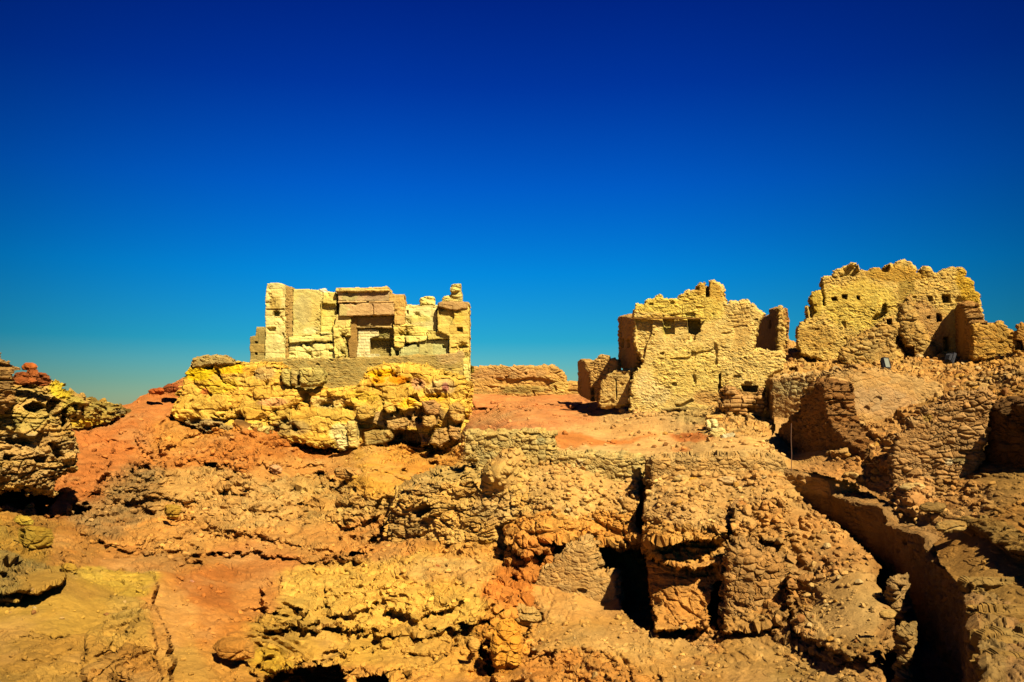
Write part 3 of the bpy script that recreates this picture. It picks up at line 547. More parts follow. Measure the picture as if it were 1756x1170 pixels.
tp('inner_lintel', F(T1, 722, 286, 948, 283, 948, 343, 733, 343), 60.62, 'plaster', '#a8864a', args=dict(amp=.03), thick=.5)
tp('moulding', R(730, 343, 944, 352, T1), 60.35, 'ashlar', '#c49e58', args=tm, thick=.5, rnd=.05)
tp('brick_infill', F(T1, 738, 365, 810, 360, 860, 365, 858, 398, 805, 412, 803, 505, 860, 505, 870, 530, 700, 530, 690, 470, 730, 470, 738, 440), 60.7, 'ashlar', '#ead088', args=dict(bw=.42, ch=.21, amp=.02, erode=.02, joint=.03, warp=0), thick=.35, rnd=.03, edge=.3)
tp('niche_block', R(930, 468, 985, 532, T1), 60.0, 'ashlar', '#cbb35e', args=tm, insets=[(R(957, 486, 974, 518, T1), .6)], thick=.9)
# right-hand wall and tower
tp('wall', F(T1, 1012, 222, 1200, 222, 1203, 372, 1012, 372), 60.2, args=ta, patches=[(720, 545, 25, 8, '#d9c060')], insets=[(R(1024, 250, 1032, 272, T1), .3)])
tp('wall', F(T1, 945, 335, 1010, 332, 1140, 350, 1150, 400, 1030, 395, 1000, 470, 950, 465), 59.85, 'ashlar', '#ecc860', args=dict(bw=1., ch=.5, amp=.15, erode=.3, joint=.04, warp=.15))
tp('ledge', F(T1, 1140, 375, 1272, 368, 1274, 420, 1150, 420), 59.6, 'ashlar', '#e6c25a', args=dict(bw=3, ch=3, amp=0, erode=.2, joint=0, warp=0))
tp('ledge', F(T1, 1010, 398, 1140, 400, 1140, 425, 1090, 436, 1020, 440), 59.7, 'ashlar', '#ecd06c', args=dict(bw=2, ch=3, amp=0, erode=.2, joint=0, warp=0))
tp('wall_panel', F(T1, 985, 470, 1090, 440, 1150, 424, 1272, 424, 1268, 520, 1150, 524, 985, 524), 60.0, 'ashlar', '#cdbd6c', args=dict(bw=1.2, ch=1.6, amp=.03, erode=.05, joint=.02, warp=.02), insets=[(R(1235, 455, 1252, 472, T1), .3), (R(1082, 448, 1096, 466, T1), .3)])
tp('tower', F(T1, 1205, 204, 1386, 200, 1390, 400, 1391, 560, 1390, 640, 1300, 640, 1275, 560, 1275, 400, 1205, 370), 59.2, args=ta, base='#dfbb58', thick=2.6,
   insets=[(F(T1, 1212, 225, 1300, 240, 1302, 290, 1280, 330, 1215, 330), .25), (R(1320, 350, 1352, 372, T1), .5), (F(T1, 1325, 458, 1345, 450, 1370, 452, 1385, 465, 1370, 472, 1330, 472), .4), (F(T1, 1285, 465, 1320, 463, 1318, 472, 1286, 474), .2)], patches=[(785, 542, 12, 12, '#d9b64c'), (765, 525, 20, 6, '#b58a4c')])
tp('cap_stone', F(T1, 1210, 200, 1290, 196, 1386, 200, 1386, 240, 1300, 246, 1212, 228), 59.0, 'ashlar', '#bc9050', args=dict(bw=1.6, ch=3, amp=.05, erode=.15, joint=.03, warp=0))
tp('broken_block', F(T1, 1230, 200, 1233, 180, 1245, 165, 1272, 158, 1286, 148, 1282, 115, 1290, 98, 1310, 92, 1340, 93, 1343, 130, 1350, 140, 1350, 198), 59.5, 'crag', '#dcc064', args=dict(big=.1, mid=.15, small=.06), rnd=.15)
tp('corner_pillar', F(T1, 1355, 560, 1391, 560, 1391, 760, 1386, 880, 1370, 880, 1362, 700), 58.9, 'ashlar', '#e8ce6c', args=dict(bw=.5, ch=.5, amp=.15, erode=.1, joint=.06, warp=0), thick=1.5)
tp('mud_brick_wall', [(428, 618), (470, 616), (600, 615), (770, 608), (796, 600), (797, 660), (640, 675), (430, 668)], 59.2, 'rubble', '#b3934a', args=dict(cw=.30, ch=.10, amp=.05), thick=1.5, edge=1.0, patches=[(770, 612, 30, 12, '#bf9a58')])
tag(relief('roof_block', F(T1, 1100, 222, 1100, 180, 1112, 168, 1150, 163, 1178, 167, 1190, 180, 1190, 222), flat(60.3), .9, 'crag', '#e2c766', res=1, edge=.6, rnd=.3, args=dict(big=.1, mid=.15, small=.06), seed=5), 'single weathered yellow block standing alone on the temple wall beside the right tower', 'block')
tag(relief('roof_block', F(T1, 501, 134, 506, 119, 525, 114, 545, 118, 549, 134, 545, 152, 510, 155), flat(60.2), .5, 'crag', '#efe0b0', res=1, edge=.4, rnd=.35, args=dict(big=.05, mid=.08, small=.04), seed=6), 'small rounded whitish boulder perched on top of the temple wall', 'boulder')

# masonry platform under the temple
plat = empty('masonry_platform', base_of(550, 775, 56), 'ochre and orange platform of big eroded stone blocks carrying the temple', 'platform')
pD = tilt((285, 57.8), (800, 57.0), .02)
pins = [([(622, 738), (640, 734), (665, 738), (715, 738), (722, 752), (720, 766), (680, 764), (620, 768)], 1.8, 2), ([(655, 690), (690, 705), (712, 700), (700, 730), (660, 728)], .5, 3), ([(345, 728), (370, 732), (362, 738), (345, 734)], .7, 2),
        ([(395, 735), (430, 742), (428, 746), (392, 741)], .6, 2), ([(425, 744), (440, 747), (436, 752), (425, 750)], .5, 2), ([(500, 660), (515, 662), (512, 668), (503, 668)], .5, 2), ([(700, 680), (715, 675), (720, 690)], .4, 2), ([(360, 716), (385, 722), (380, 726), (362, 722)], .5, 2), ([(612, 728), (640, 726), (655, 734), (640, 737), (612, 733)], .5, 2)]
relief('wall', [(286, 708), (296, 692), (300, 664), (312, 642), (318, 634), (322, 626), (345, 622), (430, 622), (475, 624), (481, 630), (486, 660), (500, 668), (607, 664), (620, 652), (626, 640), (633, 626), (660, 623), (708, 624), (730, 628), (745, 634), (780, 640), (798, 655), (801, 700), (800, 740),
    (788, 768), (760, 773), (735, 762), (724, 768), (700, 762), (640, 768), (616, 762), (612, 772), (585, 772), (560, 768), (480, 757), (400, 748), (350, 740), (305, 724)],
    pD, 5, 'ashlar', '#e8b244', parent=plat, res=1.2, edge=3.2, rnd=.45, seed=77, args=dict(bw=1.25, ch=.72, amp=.20, erode=.34, joint=.055, warp=.34), insets=pins,
    patches=[(345, 640, 26, 14, '#f2c40f'), (390, 634, 40, 9, '#f0ba1c'), (430, 635, 18, 8, '#dc9a30'), (370, 665, 34, 14, '#e9b832'), (350, 672, 9, 6, '#c4702c'), (460, 640, 22, 12, '#d9ae5c'), (465, 690, 26, 8, '#e0a058'), (660, 640, 24, 8, '#f0b010'), (652, 652, 14, 6, '#e8a018'), (685, 652, 16, 7, '#f0940c'),
      (760, 665, 24, 16, '#e0b464'), (764, 665, 7, 9, '#b9785a'), (720, 660, 14, 10, '#d49a5c'), (700, 690, 22, 9, '#efb428'), (750, 683, 20, 8, '#efb22c'), (620, 680, 30, 10, '#e8b83c'), (560, 690, 40, 10, '#e2b85c'), (730, 715, 40, 18, '#b98a48'), (660, 720, 40, 14, '#bd914e'), (345, 728, 40, 12, '#a98a50'), (400, 735, 40, 8, '#a8884a'), (500, 735, 40, 14, '#c39a4c'), (700, 755, 40, 14, '#b08448'), (590, 740, 26, 18, '#e0bf6c')], mat=M['rock'])
def pb(poly, D, hx, sd_=1, th=1.2, **k):
    k.setdefault('args', dict(big=.12, mid=.10, small=.05))
    return relief('block', poly, flat(D), th, 'crag', hx, parent=plat, res=1.1, edge=.9, rnd=.22, seed=sd_, **k)
pb([(512, 632), (530, 630), (548, 631), (555, 640), (555, 654), (548, 661), (530, 662), (513, 663)], 57.0, '#c9ab54', 1)
pb([(481, 634), (492, 633), (496, 645), (494, 661), (486, 660), (480, 645)], 57.2, '#d4b458', 2); pb([(496, 634), (508, 634), (511, 650), (508, 661), (498, 660)], 57.3, '#b89a50', 3)
pb([(573, 747), (582, 744), (592, 750), (594, 765), (588, 772), (578, 770)], 55.5, '#e6cc80', 4); pb([(594, 722), (608, 722), (611, 745), (612, 768), (596, 768), (594, 745)], 55.6, '#e0b860', 5)
pb([(623, 742), (640, 738), (668, 738), (671, 755), (655, 762), (625, 764)], 55.3, '#b08c45', 6, 1.6)
pb([(422, 735), (430, 728), (440, 726), (445, 738), (438, 748), (425, 747)], 55.9, '#dcb050', 7); pb([(440, 736), (452, 731), (460, 733), (458, 748), (446, 750), (439, 745)], 55.9, '#d9b55c', 8)
pb([(725, 715), (745, 712), (748, 728), (740, 735), (724, 730)], 55.9, '#c4954a', 9); pb([(745, 738), (765, 735), (770, 755), (755, 768), (738, 760)], 55.6, '#b98d4a', 10); pb([(770, 730), (788, 735), (790, 752), (778, 758), (768, 745)], 55.8, '#bb8c4a', 11)
pb([(662, 722), (690, 716), (698, 728), (692, 738), (665, 736)], 55.9, '#c0924c', 12); pb([(610, 700), (625, 695), (640, 700), (640, 715), (622, 722), (611, 715)], 56.2, '#d8a848', 13); pb([(658, 688), (672, 692), (676, 706), (662, 708), (656, 700)], 56.2, '#e0ae48', 14)
pb([(770, 695), (785, 690), (796, 700), (795, 722), (780, 728), (770, 715)], 56.1, '#d2a04c', 15); pb([(722, 690), (742, 685), (755, 695), (752, 712), (730, 712)], 56.1, '#c08c4c', 16)
stk = empty('stacked_stone_wall', base_of(362, 628, 57), 'low heap of stacked field stones on the left end of the temple platform', 'stone wall')
relief('core', [(327, 624), (330, 614), (345, 612), (365, 609), (385, 611), (398, 618), (402, 624), (370, 625), (330, 630)], flat(57.6), .8, 'rubble', '#b3924c', parent=stk, res=1, edge=1.2, rnd=.15, seed=8, args=dict(cw=.35, ch=.2, amp=.14))

# far wall closing the red ground between temple and houses
farw = [(800, 680), (801, 632), (812, 630), (850, 628), (948, 627), (953, 632), (962, 636), (969, 646), (972, 655), (985, 654), (992, 656), (992, 684)]
relief('boundary_wall', farw, vplane((800, 66), (990, 65)), 1.2, 'rubble', '#cf9a4c', res=1.2, edge=1.3, seed=21, args=dict(cw=.5, ch=.2, amp=.10), patches=[(870, 640, 80, 10, '#c8924e'), (900, 668, 40, 8, '#a8843e'), (960, 665, 16, 16, '#d6a850'), (830, 665, 30, 10, '#d29a4a')],
   insets=[([(850, 650), (930, 648), (950, 656), (940, 664), (850, 660)], .25, 4)], label='long low stone wall at the back of the red ground between temple and houses', cat='wall')
relief('shrub', [(804, 633), (803, 626), (808, 624), (813, 629), (812, 638), (806, 641)], flat(64.5), .6, 'crag', '#7f6a1e', res=.8, edge=1.5, rnd=.2, seed=4, args=dict(big=.1, mid=.2, small=.2), label='tiny dry olive shrub at the foot of the temple corner', cat='shrub')

# ---------------------------------------------------------------- middle house ruin
h2 = empty('ruined_house', base_of(1180, 700, 46), 'wide roofless rubble house with one dark square window and jagged gabled top', 'ruined house', 'ruined mud and stone houses')
fr = F(C2, 465, 320, 480, 300, 530, 305, 540, 270, 590, 262, 640, 240, 655, 258, 740, 264, 765, 235, 800, 210, 865, 210, 868, 180, 885, 160, 908, 160, 925, 190, 932, 240, 940, 165, 955, 148, 985, 160, 1018, 182, 1030, 245, 1050, 295) + F(C2, 1072, 275, 1120, 290, 1175, 270, 1200, 295, 1230, 320, 1280, 360, 1260, 400, 1240, 440, 1212, 590) + \
     [(1300, 598), (1345, 604), (1342, 632), (1325, 640), (1312, 655), (1300, 690), (1262, 710), (1235, 705), (1195, 706), (1157, 702), (1120, 712), (1080, 706), (1082, 660), (1088, 640), (1103, 622), (1096, 605), (1087, 590), (1087, 527)]
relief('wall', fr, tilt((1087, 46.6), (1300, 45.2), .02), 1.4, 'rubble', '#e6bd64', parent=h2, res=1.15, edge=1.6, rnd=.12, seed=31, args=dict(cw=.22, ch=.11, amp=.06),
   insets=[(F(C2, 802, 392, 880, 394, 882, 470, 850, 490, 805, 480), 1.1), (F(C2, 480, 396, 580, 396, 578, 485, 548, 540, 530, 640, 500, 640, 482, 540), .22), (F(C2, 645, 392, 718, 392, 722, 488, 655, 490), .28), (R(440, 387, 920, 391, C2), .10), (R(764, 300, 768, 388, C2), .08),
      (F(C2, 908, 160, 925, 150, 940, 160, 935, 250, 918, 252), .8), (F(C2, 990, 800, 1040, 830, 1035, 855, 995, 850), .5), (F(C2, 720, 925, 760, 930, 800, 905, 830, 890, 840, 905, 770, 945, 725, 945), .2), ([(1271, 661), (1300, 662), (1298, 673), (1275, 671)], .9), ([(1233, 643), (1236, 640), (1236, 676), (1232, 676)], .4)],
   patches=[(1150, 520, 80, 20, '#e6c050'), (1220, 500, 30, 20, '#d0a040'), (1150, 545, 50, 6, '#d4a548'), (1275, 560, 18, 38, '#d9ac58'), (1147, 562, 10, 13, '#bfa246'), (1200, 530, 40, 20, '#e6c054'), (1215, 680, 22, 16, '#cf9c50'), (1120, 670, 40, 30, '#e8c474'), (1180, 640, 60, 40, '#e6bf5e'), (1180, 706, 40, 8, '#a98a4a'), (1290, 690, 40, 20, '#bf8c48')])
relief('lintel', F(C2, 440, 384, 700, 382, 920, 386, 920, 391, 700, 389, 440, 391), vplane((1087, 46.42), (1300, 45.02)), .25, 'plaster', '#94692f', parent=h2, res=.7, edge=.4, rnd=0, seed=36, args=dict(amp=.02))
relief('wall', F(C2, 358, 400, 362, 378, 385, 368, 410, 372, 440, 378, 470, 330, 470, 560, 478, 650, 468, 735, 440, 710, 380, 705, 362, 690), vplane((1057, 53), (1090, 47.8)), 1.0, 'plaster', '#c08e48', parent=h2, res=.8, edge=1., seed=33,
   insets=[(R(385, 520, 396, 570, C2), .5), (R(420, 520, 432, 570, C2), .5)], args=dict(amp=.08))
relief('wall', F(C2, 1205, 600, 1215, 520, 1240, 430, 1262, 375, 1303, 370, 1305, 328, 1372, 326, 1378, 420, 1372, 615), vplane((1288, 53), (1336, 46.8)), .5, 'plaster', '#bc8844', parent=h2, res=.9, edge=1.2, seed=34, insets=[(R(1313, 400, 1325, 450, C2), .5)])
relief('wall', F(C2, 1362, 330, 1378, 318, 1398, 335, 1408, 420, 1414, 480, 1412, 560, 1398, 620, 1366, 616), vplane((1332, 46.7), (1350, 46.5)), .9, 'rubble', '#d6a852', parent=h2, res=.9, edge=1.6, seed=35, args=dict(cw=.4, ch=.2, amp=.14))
# small ruined room to its left
h1 = empty('ruined_room', base_of(1035, 690, 50), 'small low ruined room of mud walls left of the wide house', 'ruined house', 'ruined mud and stone houses')
relief('wall', F(C2, 105, 660, 125, 645, 150, 655, 165, 700, 185, 720, 190, 900, 160, 895, 105, 860), vplane((988, 58), (1013, 51.3)), .6, 'plaster', '#c39148', parent=h1, res=.8, edge=.8, seed=41)
relief('wall', F(C2, 148, 655, 200, 655, 225, 640, 240, 620, 270, 614, 295, 640, 330, 640, 365, 650, 365, 760, 290, 800, 270, 905, 190, 905, 182, 720), vplane((998, 51), (1060, 50)), .6, 'plaster', '#cf9e52', parent=h1, res=.9, edge=1.2, seed=42,
   insets=[(F(C2, 190, 830, 215, 815, 220, 905, 192, 905), .5)])
relief('wall', F(C2, 262, 760, 290, 740, 292, 940, 235, 945, 225, 900, 215, 790), vplane((1018, 52), (1036, 49)), .5, 'plaster', '#c08e48', parent=h1, res=.8, edge=1, seed=43)
relief('wall', F(C2, 255, 800, 300, 745, 345, 715, 445, 712, 448, 760, 440, 850, 440, 925, 370, 940, 260, 948, 245, 920), vplane((1028, 48.3), (1085, 47.6)), .8, 'rubble', '#d2a556', parent=h1, res=1, edge=1.5, seed=44, args=dict(cw=.3, ch=.15, amp=.08), insets=[(F(C2, 348, 770, 356, 770, 360, 900, 352, 900), .2)])

# ---------------------------------------------------------------- right-hand house ruin on the rubble hill
h3 = empty('ruined_house', base_of(1550, 620, 49), 'tallest roofless rubble house with small dark window holes on top of the rubble hill', 'ruined house', 'ruined mud and stone houses')
o3 = F(C3, 175, 560, 180, 515, 185, 470, 215, 450, 238, 430, 236, 370, 258, 340, 258, 290, 285, 272, 312, 268, 325, 310, 332, 350, 338, 300, 326, 260, 325, 200, 345, 182, 385, 185, 390, 150, 430, 145, 480, 118, 520, 110, 545, 142, 590, 148, 610, 150, 620, 130, 660, 130, 672, 145, 700, 135, 722, 112, 738, 118, 745, 128, 780, 105, 810, 93, 855, 100, 868, 130, 882, 160, 905, 165,
   913, 135, 945, 130, 972, 137, 990, 163, 1030, 155, 1060, 140, 1100, 130, 1140, 132, 1182, 145, 1175, 185, 1215, 212, 1235, 270, 1258, 290, 1262, 350, 1272, 410, 1282, 465, 1250, 480, 1240, 700, 900, 760, 500, 740, 200, 640)
relief('wall', o3, tilt((1370, 50.5), (1690, 47.6), .03), 1.6, 'rubble', '#e0b458', parent=h3, res=1.2, edge=1.8, seed=51, args=dict(cw=.22, ch=.11, amp=.06),
   insets=[(F(C3, 380, 312, 405, 306, 412, 328, 382, 328), .8), (F(C3, 440, 292, 470, 292, 468, 318, 442, 316), .8), (F(C3, 528, 300, 545, 303, 543, 325, 528, 322), .8), (R(1034, 294, 1078, 340, C3), 1.0), (F(C3, 1000, 405, 1025, 408, 1030, 445, 1000, 456), 1.0), (F(C3, 945, 305, 972, 302, 975, 330, 955, 335), .3),
     (F(C3, 705, 438, 733, 438, 735, 470, 708, 468), .8), (F(C3, 680, 350, 700, 345, 708, 400, 670, 430, 640, 445, 618, 440, 640, 408, 672, 402), .55), (F(C3, 765, 520, 790, 540, 830, 580, 865, 600, 865, 660, 830, 680, 800, 620, 760, 580), 1.4), (R(1040, 545, 1070, 625, C3), .9), (F(C3, 940, 425, 960, 418, 962, 435, 942, 438), .35),
     (F(C3, 480, 118, 525, 118, 540, 160, 500, 185, 430, 188, 445, 165), .5, 3), (F(C3, 672, 140, 700, 130, 722, 120, 720, 150, 700, 165, 680, 160), .5, 3), (F(C3, 237, 370, 262, 340, 290, 400, 255, 430), .5, 3)],
   patches=[(1470, 520, 70, 40, '#e4bc50'), (1660, 500, 20, 40, '#cfa030'), (1555, 500, 14, 50, '#b08c3c'), (1590, 560, 40, 50, '#c4924c'), (1500, 590, 50, 30, '#c79a4a'), (1400, 580, 40, 20, '#cb9d48'), (1540, 470, 60, 14, '#c6963a'), (1400, 520, 12, 30, '#c9a23c'), (1570, 600, 30, 20, '#b98648')])
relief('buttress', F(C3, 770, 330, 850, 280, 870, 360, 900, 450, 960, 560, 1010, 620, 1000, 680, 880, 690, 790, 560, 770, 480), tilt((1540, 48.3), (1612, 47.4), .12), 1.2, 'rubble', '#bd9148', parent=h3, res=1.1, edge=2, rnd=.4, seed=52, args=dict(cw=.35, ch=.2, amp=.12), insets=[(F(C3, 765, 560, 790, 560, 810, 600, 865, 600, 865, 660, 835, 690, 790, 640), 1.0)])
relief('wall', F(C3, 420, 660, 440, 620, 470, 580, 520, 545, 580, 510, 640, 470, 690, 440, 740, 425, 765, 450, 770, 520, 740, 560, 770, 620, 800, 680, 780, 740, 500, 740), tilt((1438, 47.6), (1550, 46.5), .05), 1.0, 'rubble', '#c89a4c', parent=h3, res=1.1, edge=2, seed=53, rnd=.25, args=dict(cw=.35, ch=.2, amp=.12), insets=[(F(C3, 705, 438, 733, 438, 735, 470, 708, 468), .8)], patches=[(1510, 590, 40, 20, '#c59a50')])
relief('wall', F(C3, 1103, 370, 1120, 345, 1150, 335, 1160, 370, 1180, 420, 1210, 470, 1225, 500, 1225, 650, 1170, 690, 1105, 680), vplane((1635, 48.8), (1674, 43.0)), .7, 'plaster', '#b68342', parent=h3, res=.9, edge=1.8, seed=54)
relief('wall', F(C3, 1210, 475, 1240, 470, 1290, 468, 1380, 460, 1400, 470, 1440, 508, 1465, 525, 1462, 600, 1440, 640, 1360, 680, 1215, 680), vplane((1666, 43.2), (1745, 42.5)), .8, 'rubble', '#c4903c', parent=h3, res=1.1, edge=1.6, seed=55, args=dict(cw=.3, ch=.15, amp=.10))
tag(relief('ruined_wall', F(C3, 1455, 590, 1462, 520, 1475, 470, 1500, 462, 1560, 458, 1640, 470, 1700, 520, 1740, 640, 1500, 660, 1450, 620), vplane((1738, 41), (1830, 40)), .9, 'rubble', '#b98438', res=1.2, edge=2, seed=56, args=dict(cw=.35, ch=.2, amp=.12), insets=[(F(C3, 1458, 560, 1500, 565, 1514, 620, 1460, 620), .8)]), 'fragment of rubble wall cut off by the right photo edge behind the hill crest', 'wall')
# ---------------------------------------------------------------- trench wall beside the stairs: a stepped ribbon of masonry running towards the camera
def sweep(name, st, width, zbot, seed, base, label, cat, ds=.035, patches=None, parent=None, cell=(.34, .14)):
    pts = np.array([P(np.array(float(u)), np.array(float(v)), np.array(float(D))) for u, v, D in st]); xy = pts[:, :2]; zt = pts[:, 2]
    L_ = np.r_[0, np.cumsum(np.linalg.norm(np.diff(xy, axis=0), axis=1))]; m = int(L_[-1]/ds); q = np.linspace(0, L_[-1], m)
    X = np.interp(q, L_, xy[:, 0]); Y = np.interp(q, L_, xy[:, 1]); Zt = np.interp(q, L_, zt)
    k = np.ones(15)/15
    tx = np.gradient(np.convolve(np.pad(X, 7, 'edge'), k, 'valid')); ty = np.gradient(np.convolve(np.pad(Y, 7, 'edge'), k, 'valid')); l = np.hypot(tx, ty); tx /= l; ty /= l
    nx, ny = ty, -tx                                    # towards the left face
    sg = np.where(nx > 0, -1, 1); nx, ny = nx*sg, ny*sg
    Zt = Zt+.07*(vn(q*3, q*0, q*0, seed).astype(float)-.5); X = X+.14
    H_ = (Zt.max()-zbot); na = int(H_/.03); nb = max(6, int(width/.035)); nc = int(1.2/.06)
    a = np.linspace(0, 1, na)[:, None]; b = np.linspace(0, 1, nb)[1:, None]; c = np.linspace(0, 1, nc)[1:, None]
    wv = width*(1-.45*q/q[-1])*(1+.2*(vn(q*.8, q*0+9, q*0, seed+2)-.5))
    F_ = lambda ox, z: np.stack([X-nx*ox+0*z, Y-ny*ox+0*z, z+0*X], -1)
    W = np.concatenate([F_(0*a, zbot+(Zt-zbot)*a), F_(b*wv, Zt+0*b), F_(wv+0*c, Zt-1.2*c)]).astype(f4)
    nl = np.stack([nx, ny, 0*nx], -1)
    Nn = np.concatenate([np.repeat(nl[None], na, 0), np.repeat(np.array([[[0, 0, 1.]]]), nb-1, 0)+0*nl[None], np.repeat(-nl[None], nc-1, 0)]).astype(f4)
    S = np.broadcast_to(q, W.shape[:2]).astype(f4); side = np.concatenate([W[:na, :, 2], Zt[None]+b*wv, W[na+nb-1:, :, 2]]).astype(f4)
    h, t, r = st_rubble(S, side, seed, cell[0], cell[1], .08)
    edge = np.concatenate([1-ss(Zt-W[:na, :, 2], 0, .15), ss(np.minimum(b, 1-b)*wv, 0, .12)*0+0, 0*W[na+nb-1:, :, 2]])
    W = W+Nn*(h-.06*0)[..., None]
    U = W[..., 0]/W[..., 1]*FPX+CU; V = CV-W[..., 2]/W[..., 1]*FPX
    col = colour(base, patches, U, V, t, r, seed)
    nr, ncn = W.shape[:2]; idx = np.arange(nr*ncn).reshape(nr, ncn)
    Q = np.stack([idx[:-1, :-1], idx[1:, :-1], idx[1:, 1:], idx[:-1, 1:]], -1).reshape(-1, 4)
    o = mesh_np(name, W.reshape(-1, 3), Q, col.reshape(-1, 3), M['masonry'], parent)
    return tag(o, label, cat)
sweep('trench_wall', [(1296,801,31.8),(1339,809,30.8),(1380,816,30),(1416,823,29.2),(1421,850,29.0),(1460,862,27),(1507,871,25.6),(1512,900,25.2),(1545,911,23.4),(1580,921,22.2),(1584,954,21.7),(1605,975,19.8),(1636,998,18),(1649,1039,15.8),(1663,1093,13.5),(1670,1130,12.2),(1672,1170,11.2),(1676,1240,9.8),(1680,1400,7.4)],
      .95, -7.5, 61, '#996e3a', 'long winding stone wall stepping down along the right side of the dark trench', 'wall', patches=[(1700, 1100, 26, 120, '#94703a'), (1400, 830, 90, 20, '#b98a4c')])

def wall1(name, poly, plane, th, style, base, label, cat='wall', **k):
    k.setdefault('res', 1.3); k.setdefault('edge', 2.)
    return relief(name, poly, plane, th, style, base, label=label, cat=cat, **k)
# retaining walls of the red terrace
wall1('retaining_wall', [(796,741),(860,742),(925,738),(943,740),(947,776),(947,832),(905,836),(870,836),(822,832),(816,790),(797,790)], vplane((796,34.2),(945,33.4)), 1.0, 'rubble', '#cda75a', 'higher western stretch of rubble retaining wall directly right of the temple platform', seed=62, args=dict(cw=.30,ch=.18,amp=.10),
      patches=[(840,785,22,16,'#bc9f5c'),(925,765,22,14,'#bf9d54'),(925,757,9,6,'#c9b06a')], edge=1.6)
wall1('retaining_wall', [(943,779),(1000,778),(1060,780),(1100,784),(1101,840),(1060,845),(1010,840),(943,826)], vplane((943,33.2),(1101,32.2)), 1.0, 'rubble', '#cba55a', 'low middle stretch of rubble retaining wall ending at the dark slot', seed=63, args=dict(cw=.28,ch=.16,amp=.09), edge=1.6, patches=[(992,793,8,6,'#d8b470')])
wall1('retaining_wall', [(1115,786),(1180,784),(1260,782),(1345,786),(1345,822),(1300,825),(1230,825),(1117,832)], vplane((1115,30.1),(1345,30.0)), 1.6, 'rubble', '#c29450', 'eastern stretch of rubble retaining wall running from the dark slot to the stairs', seed=64, args=dict(cw=.26,ch=.15,amp=.09), edge=1.8)
# walls on the right-hand slope
wall1('ruined_wall', [(1322,650),(1345,644),(1404,638),(1412,657),(1400,668),(1380,690),(1372,705),(1356,724),(1340,730),(1325,728)], vplane((1322,40.5),(1412,38.5)), 1.0, 'rubble', '#c99a56', 'upright plastered wall stub beside the tall shaded wall, behind the thin pole', seed=65, args=dict(cw=.3,ch=.16,amp=.07), patches=[(1360,665,50,12,'#b99a5c')])
wall1('ruined_wall', [(1310,652),(1318,650),(1325,654),(1326,722),(1319,724),(1312,690)], vplane((1309,44),(1327,40.6)), .5, 'plaster', '#b88442', 'narrow shaded wall end next to the collapsed cellar right of the wide house', seed=66, res=.9)
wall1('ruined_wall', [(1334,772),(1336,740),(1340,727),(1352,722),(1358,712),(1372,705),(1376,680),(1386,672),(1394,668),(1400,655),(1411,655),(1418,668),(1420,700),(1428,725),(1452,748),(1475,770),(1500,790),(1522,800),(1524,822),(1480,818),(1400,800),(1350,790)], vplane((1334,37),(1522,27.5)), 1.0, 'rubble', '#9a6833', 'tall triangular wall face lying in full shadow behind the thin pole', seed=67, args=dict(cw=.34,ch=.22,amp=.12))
wall1('ruined_wall', [(1406,668),(1415,655),(1432,640),(1470,630),(1540,640),(1600,652),(1619,664),(1620,690),(1580,715),(1550,735),(1500,745),(1470,760),(1440,745),(1425,715),(1415,690)], tilt((1406,32.6),(1620,33.0),.10), 1.4, 'rubble', '#c1914f', 'broad sunlit plaster-faced wall below the floodlight', seed=68, args=dict(cw=.34,ch=.2,amp=.06), patches=[(1500,690,70,28,'#bd9158')], edge=3)
wall1('ruined_wall', [(1531,838),(1530,790),(1532,764),(1540,747),(1560,738),(1562,722),(1585,712),(1592,700),(1612,692),(1620,682),(1650,672),(1690,668),(1704,680),(1698,704),(1690,760),(1676,805),(1655,822),(1640,826),(1600,842),(1560,846)], tilt((1530,26.6),(1704,25.6),.04), 1.1, 'rubble', '#b5854a', 'big sunlit rubble wall of coarse flat stones left of the shaded doorway corner', seed=69, args=dict(cw=.29,ch=.14,amp=.11), patches=[(1629,793,9,6,'#cfb27c'),(1650,790,14,8,'#9a7a44'),(1565,836,22,6,'#c49c5c'),(1592,715,9,7,'#a5803c')])
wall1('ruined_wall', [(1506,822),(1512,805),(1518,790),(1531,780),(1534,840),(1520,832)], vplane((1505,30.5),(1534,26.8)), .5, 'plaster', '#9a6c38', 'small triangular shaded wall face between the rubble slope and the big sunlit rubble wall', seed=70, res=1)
wall1('ruined_wall', [(1668,812),(1680,790),(1690,760),(1697,712),(1700,690),(1712,684),(1722,700),(1730,722),(1736,700),(1746,690),(1760,684),(1800,680),(1806,900),(1756,868),(1725,850),(1696,838)], vplane((1672,26.8),(1806,23.2)), .8, 'rubble', '#6e4c26', 'tall wall in black shadow at the right photo edge above the stairs', seed=71, args=dict(cw=.4,ch=.2,amp=.14), edge=3)  # base colour darkened to carry part of the wall's shadow
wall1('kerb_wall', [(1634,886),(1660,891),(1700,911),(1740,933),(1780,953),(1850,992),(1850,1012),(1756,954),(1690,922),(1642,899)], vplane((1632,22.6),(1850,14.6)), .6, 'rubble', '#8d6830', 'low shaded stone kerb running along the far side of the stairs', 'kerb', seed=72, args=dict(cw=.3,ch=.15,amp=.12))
# remains below the wide house
wall1('ruined_wall', [(1236,696),(1236,668),(1246,662),(1262,668),(1275,680),(1296,680),(1308,668),(1312,690),(1310,712),(1290,716),(1262,708),(1248,712)], vplane((1236,42.5),(1312,42)), 1.0, 'ashlar', '#c9924e', 'broken courses of brown flat stones beneath the dark cellar hole', seed=73, args=dict(bw=.7,ch=.2,amp=.22,erode=.2,joint=.08,warp=.1), mat=M['masonry'])
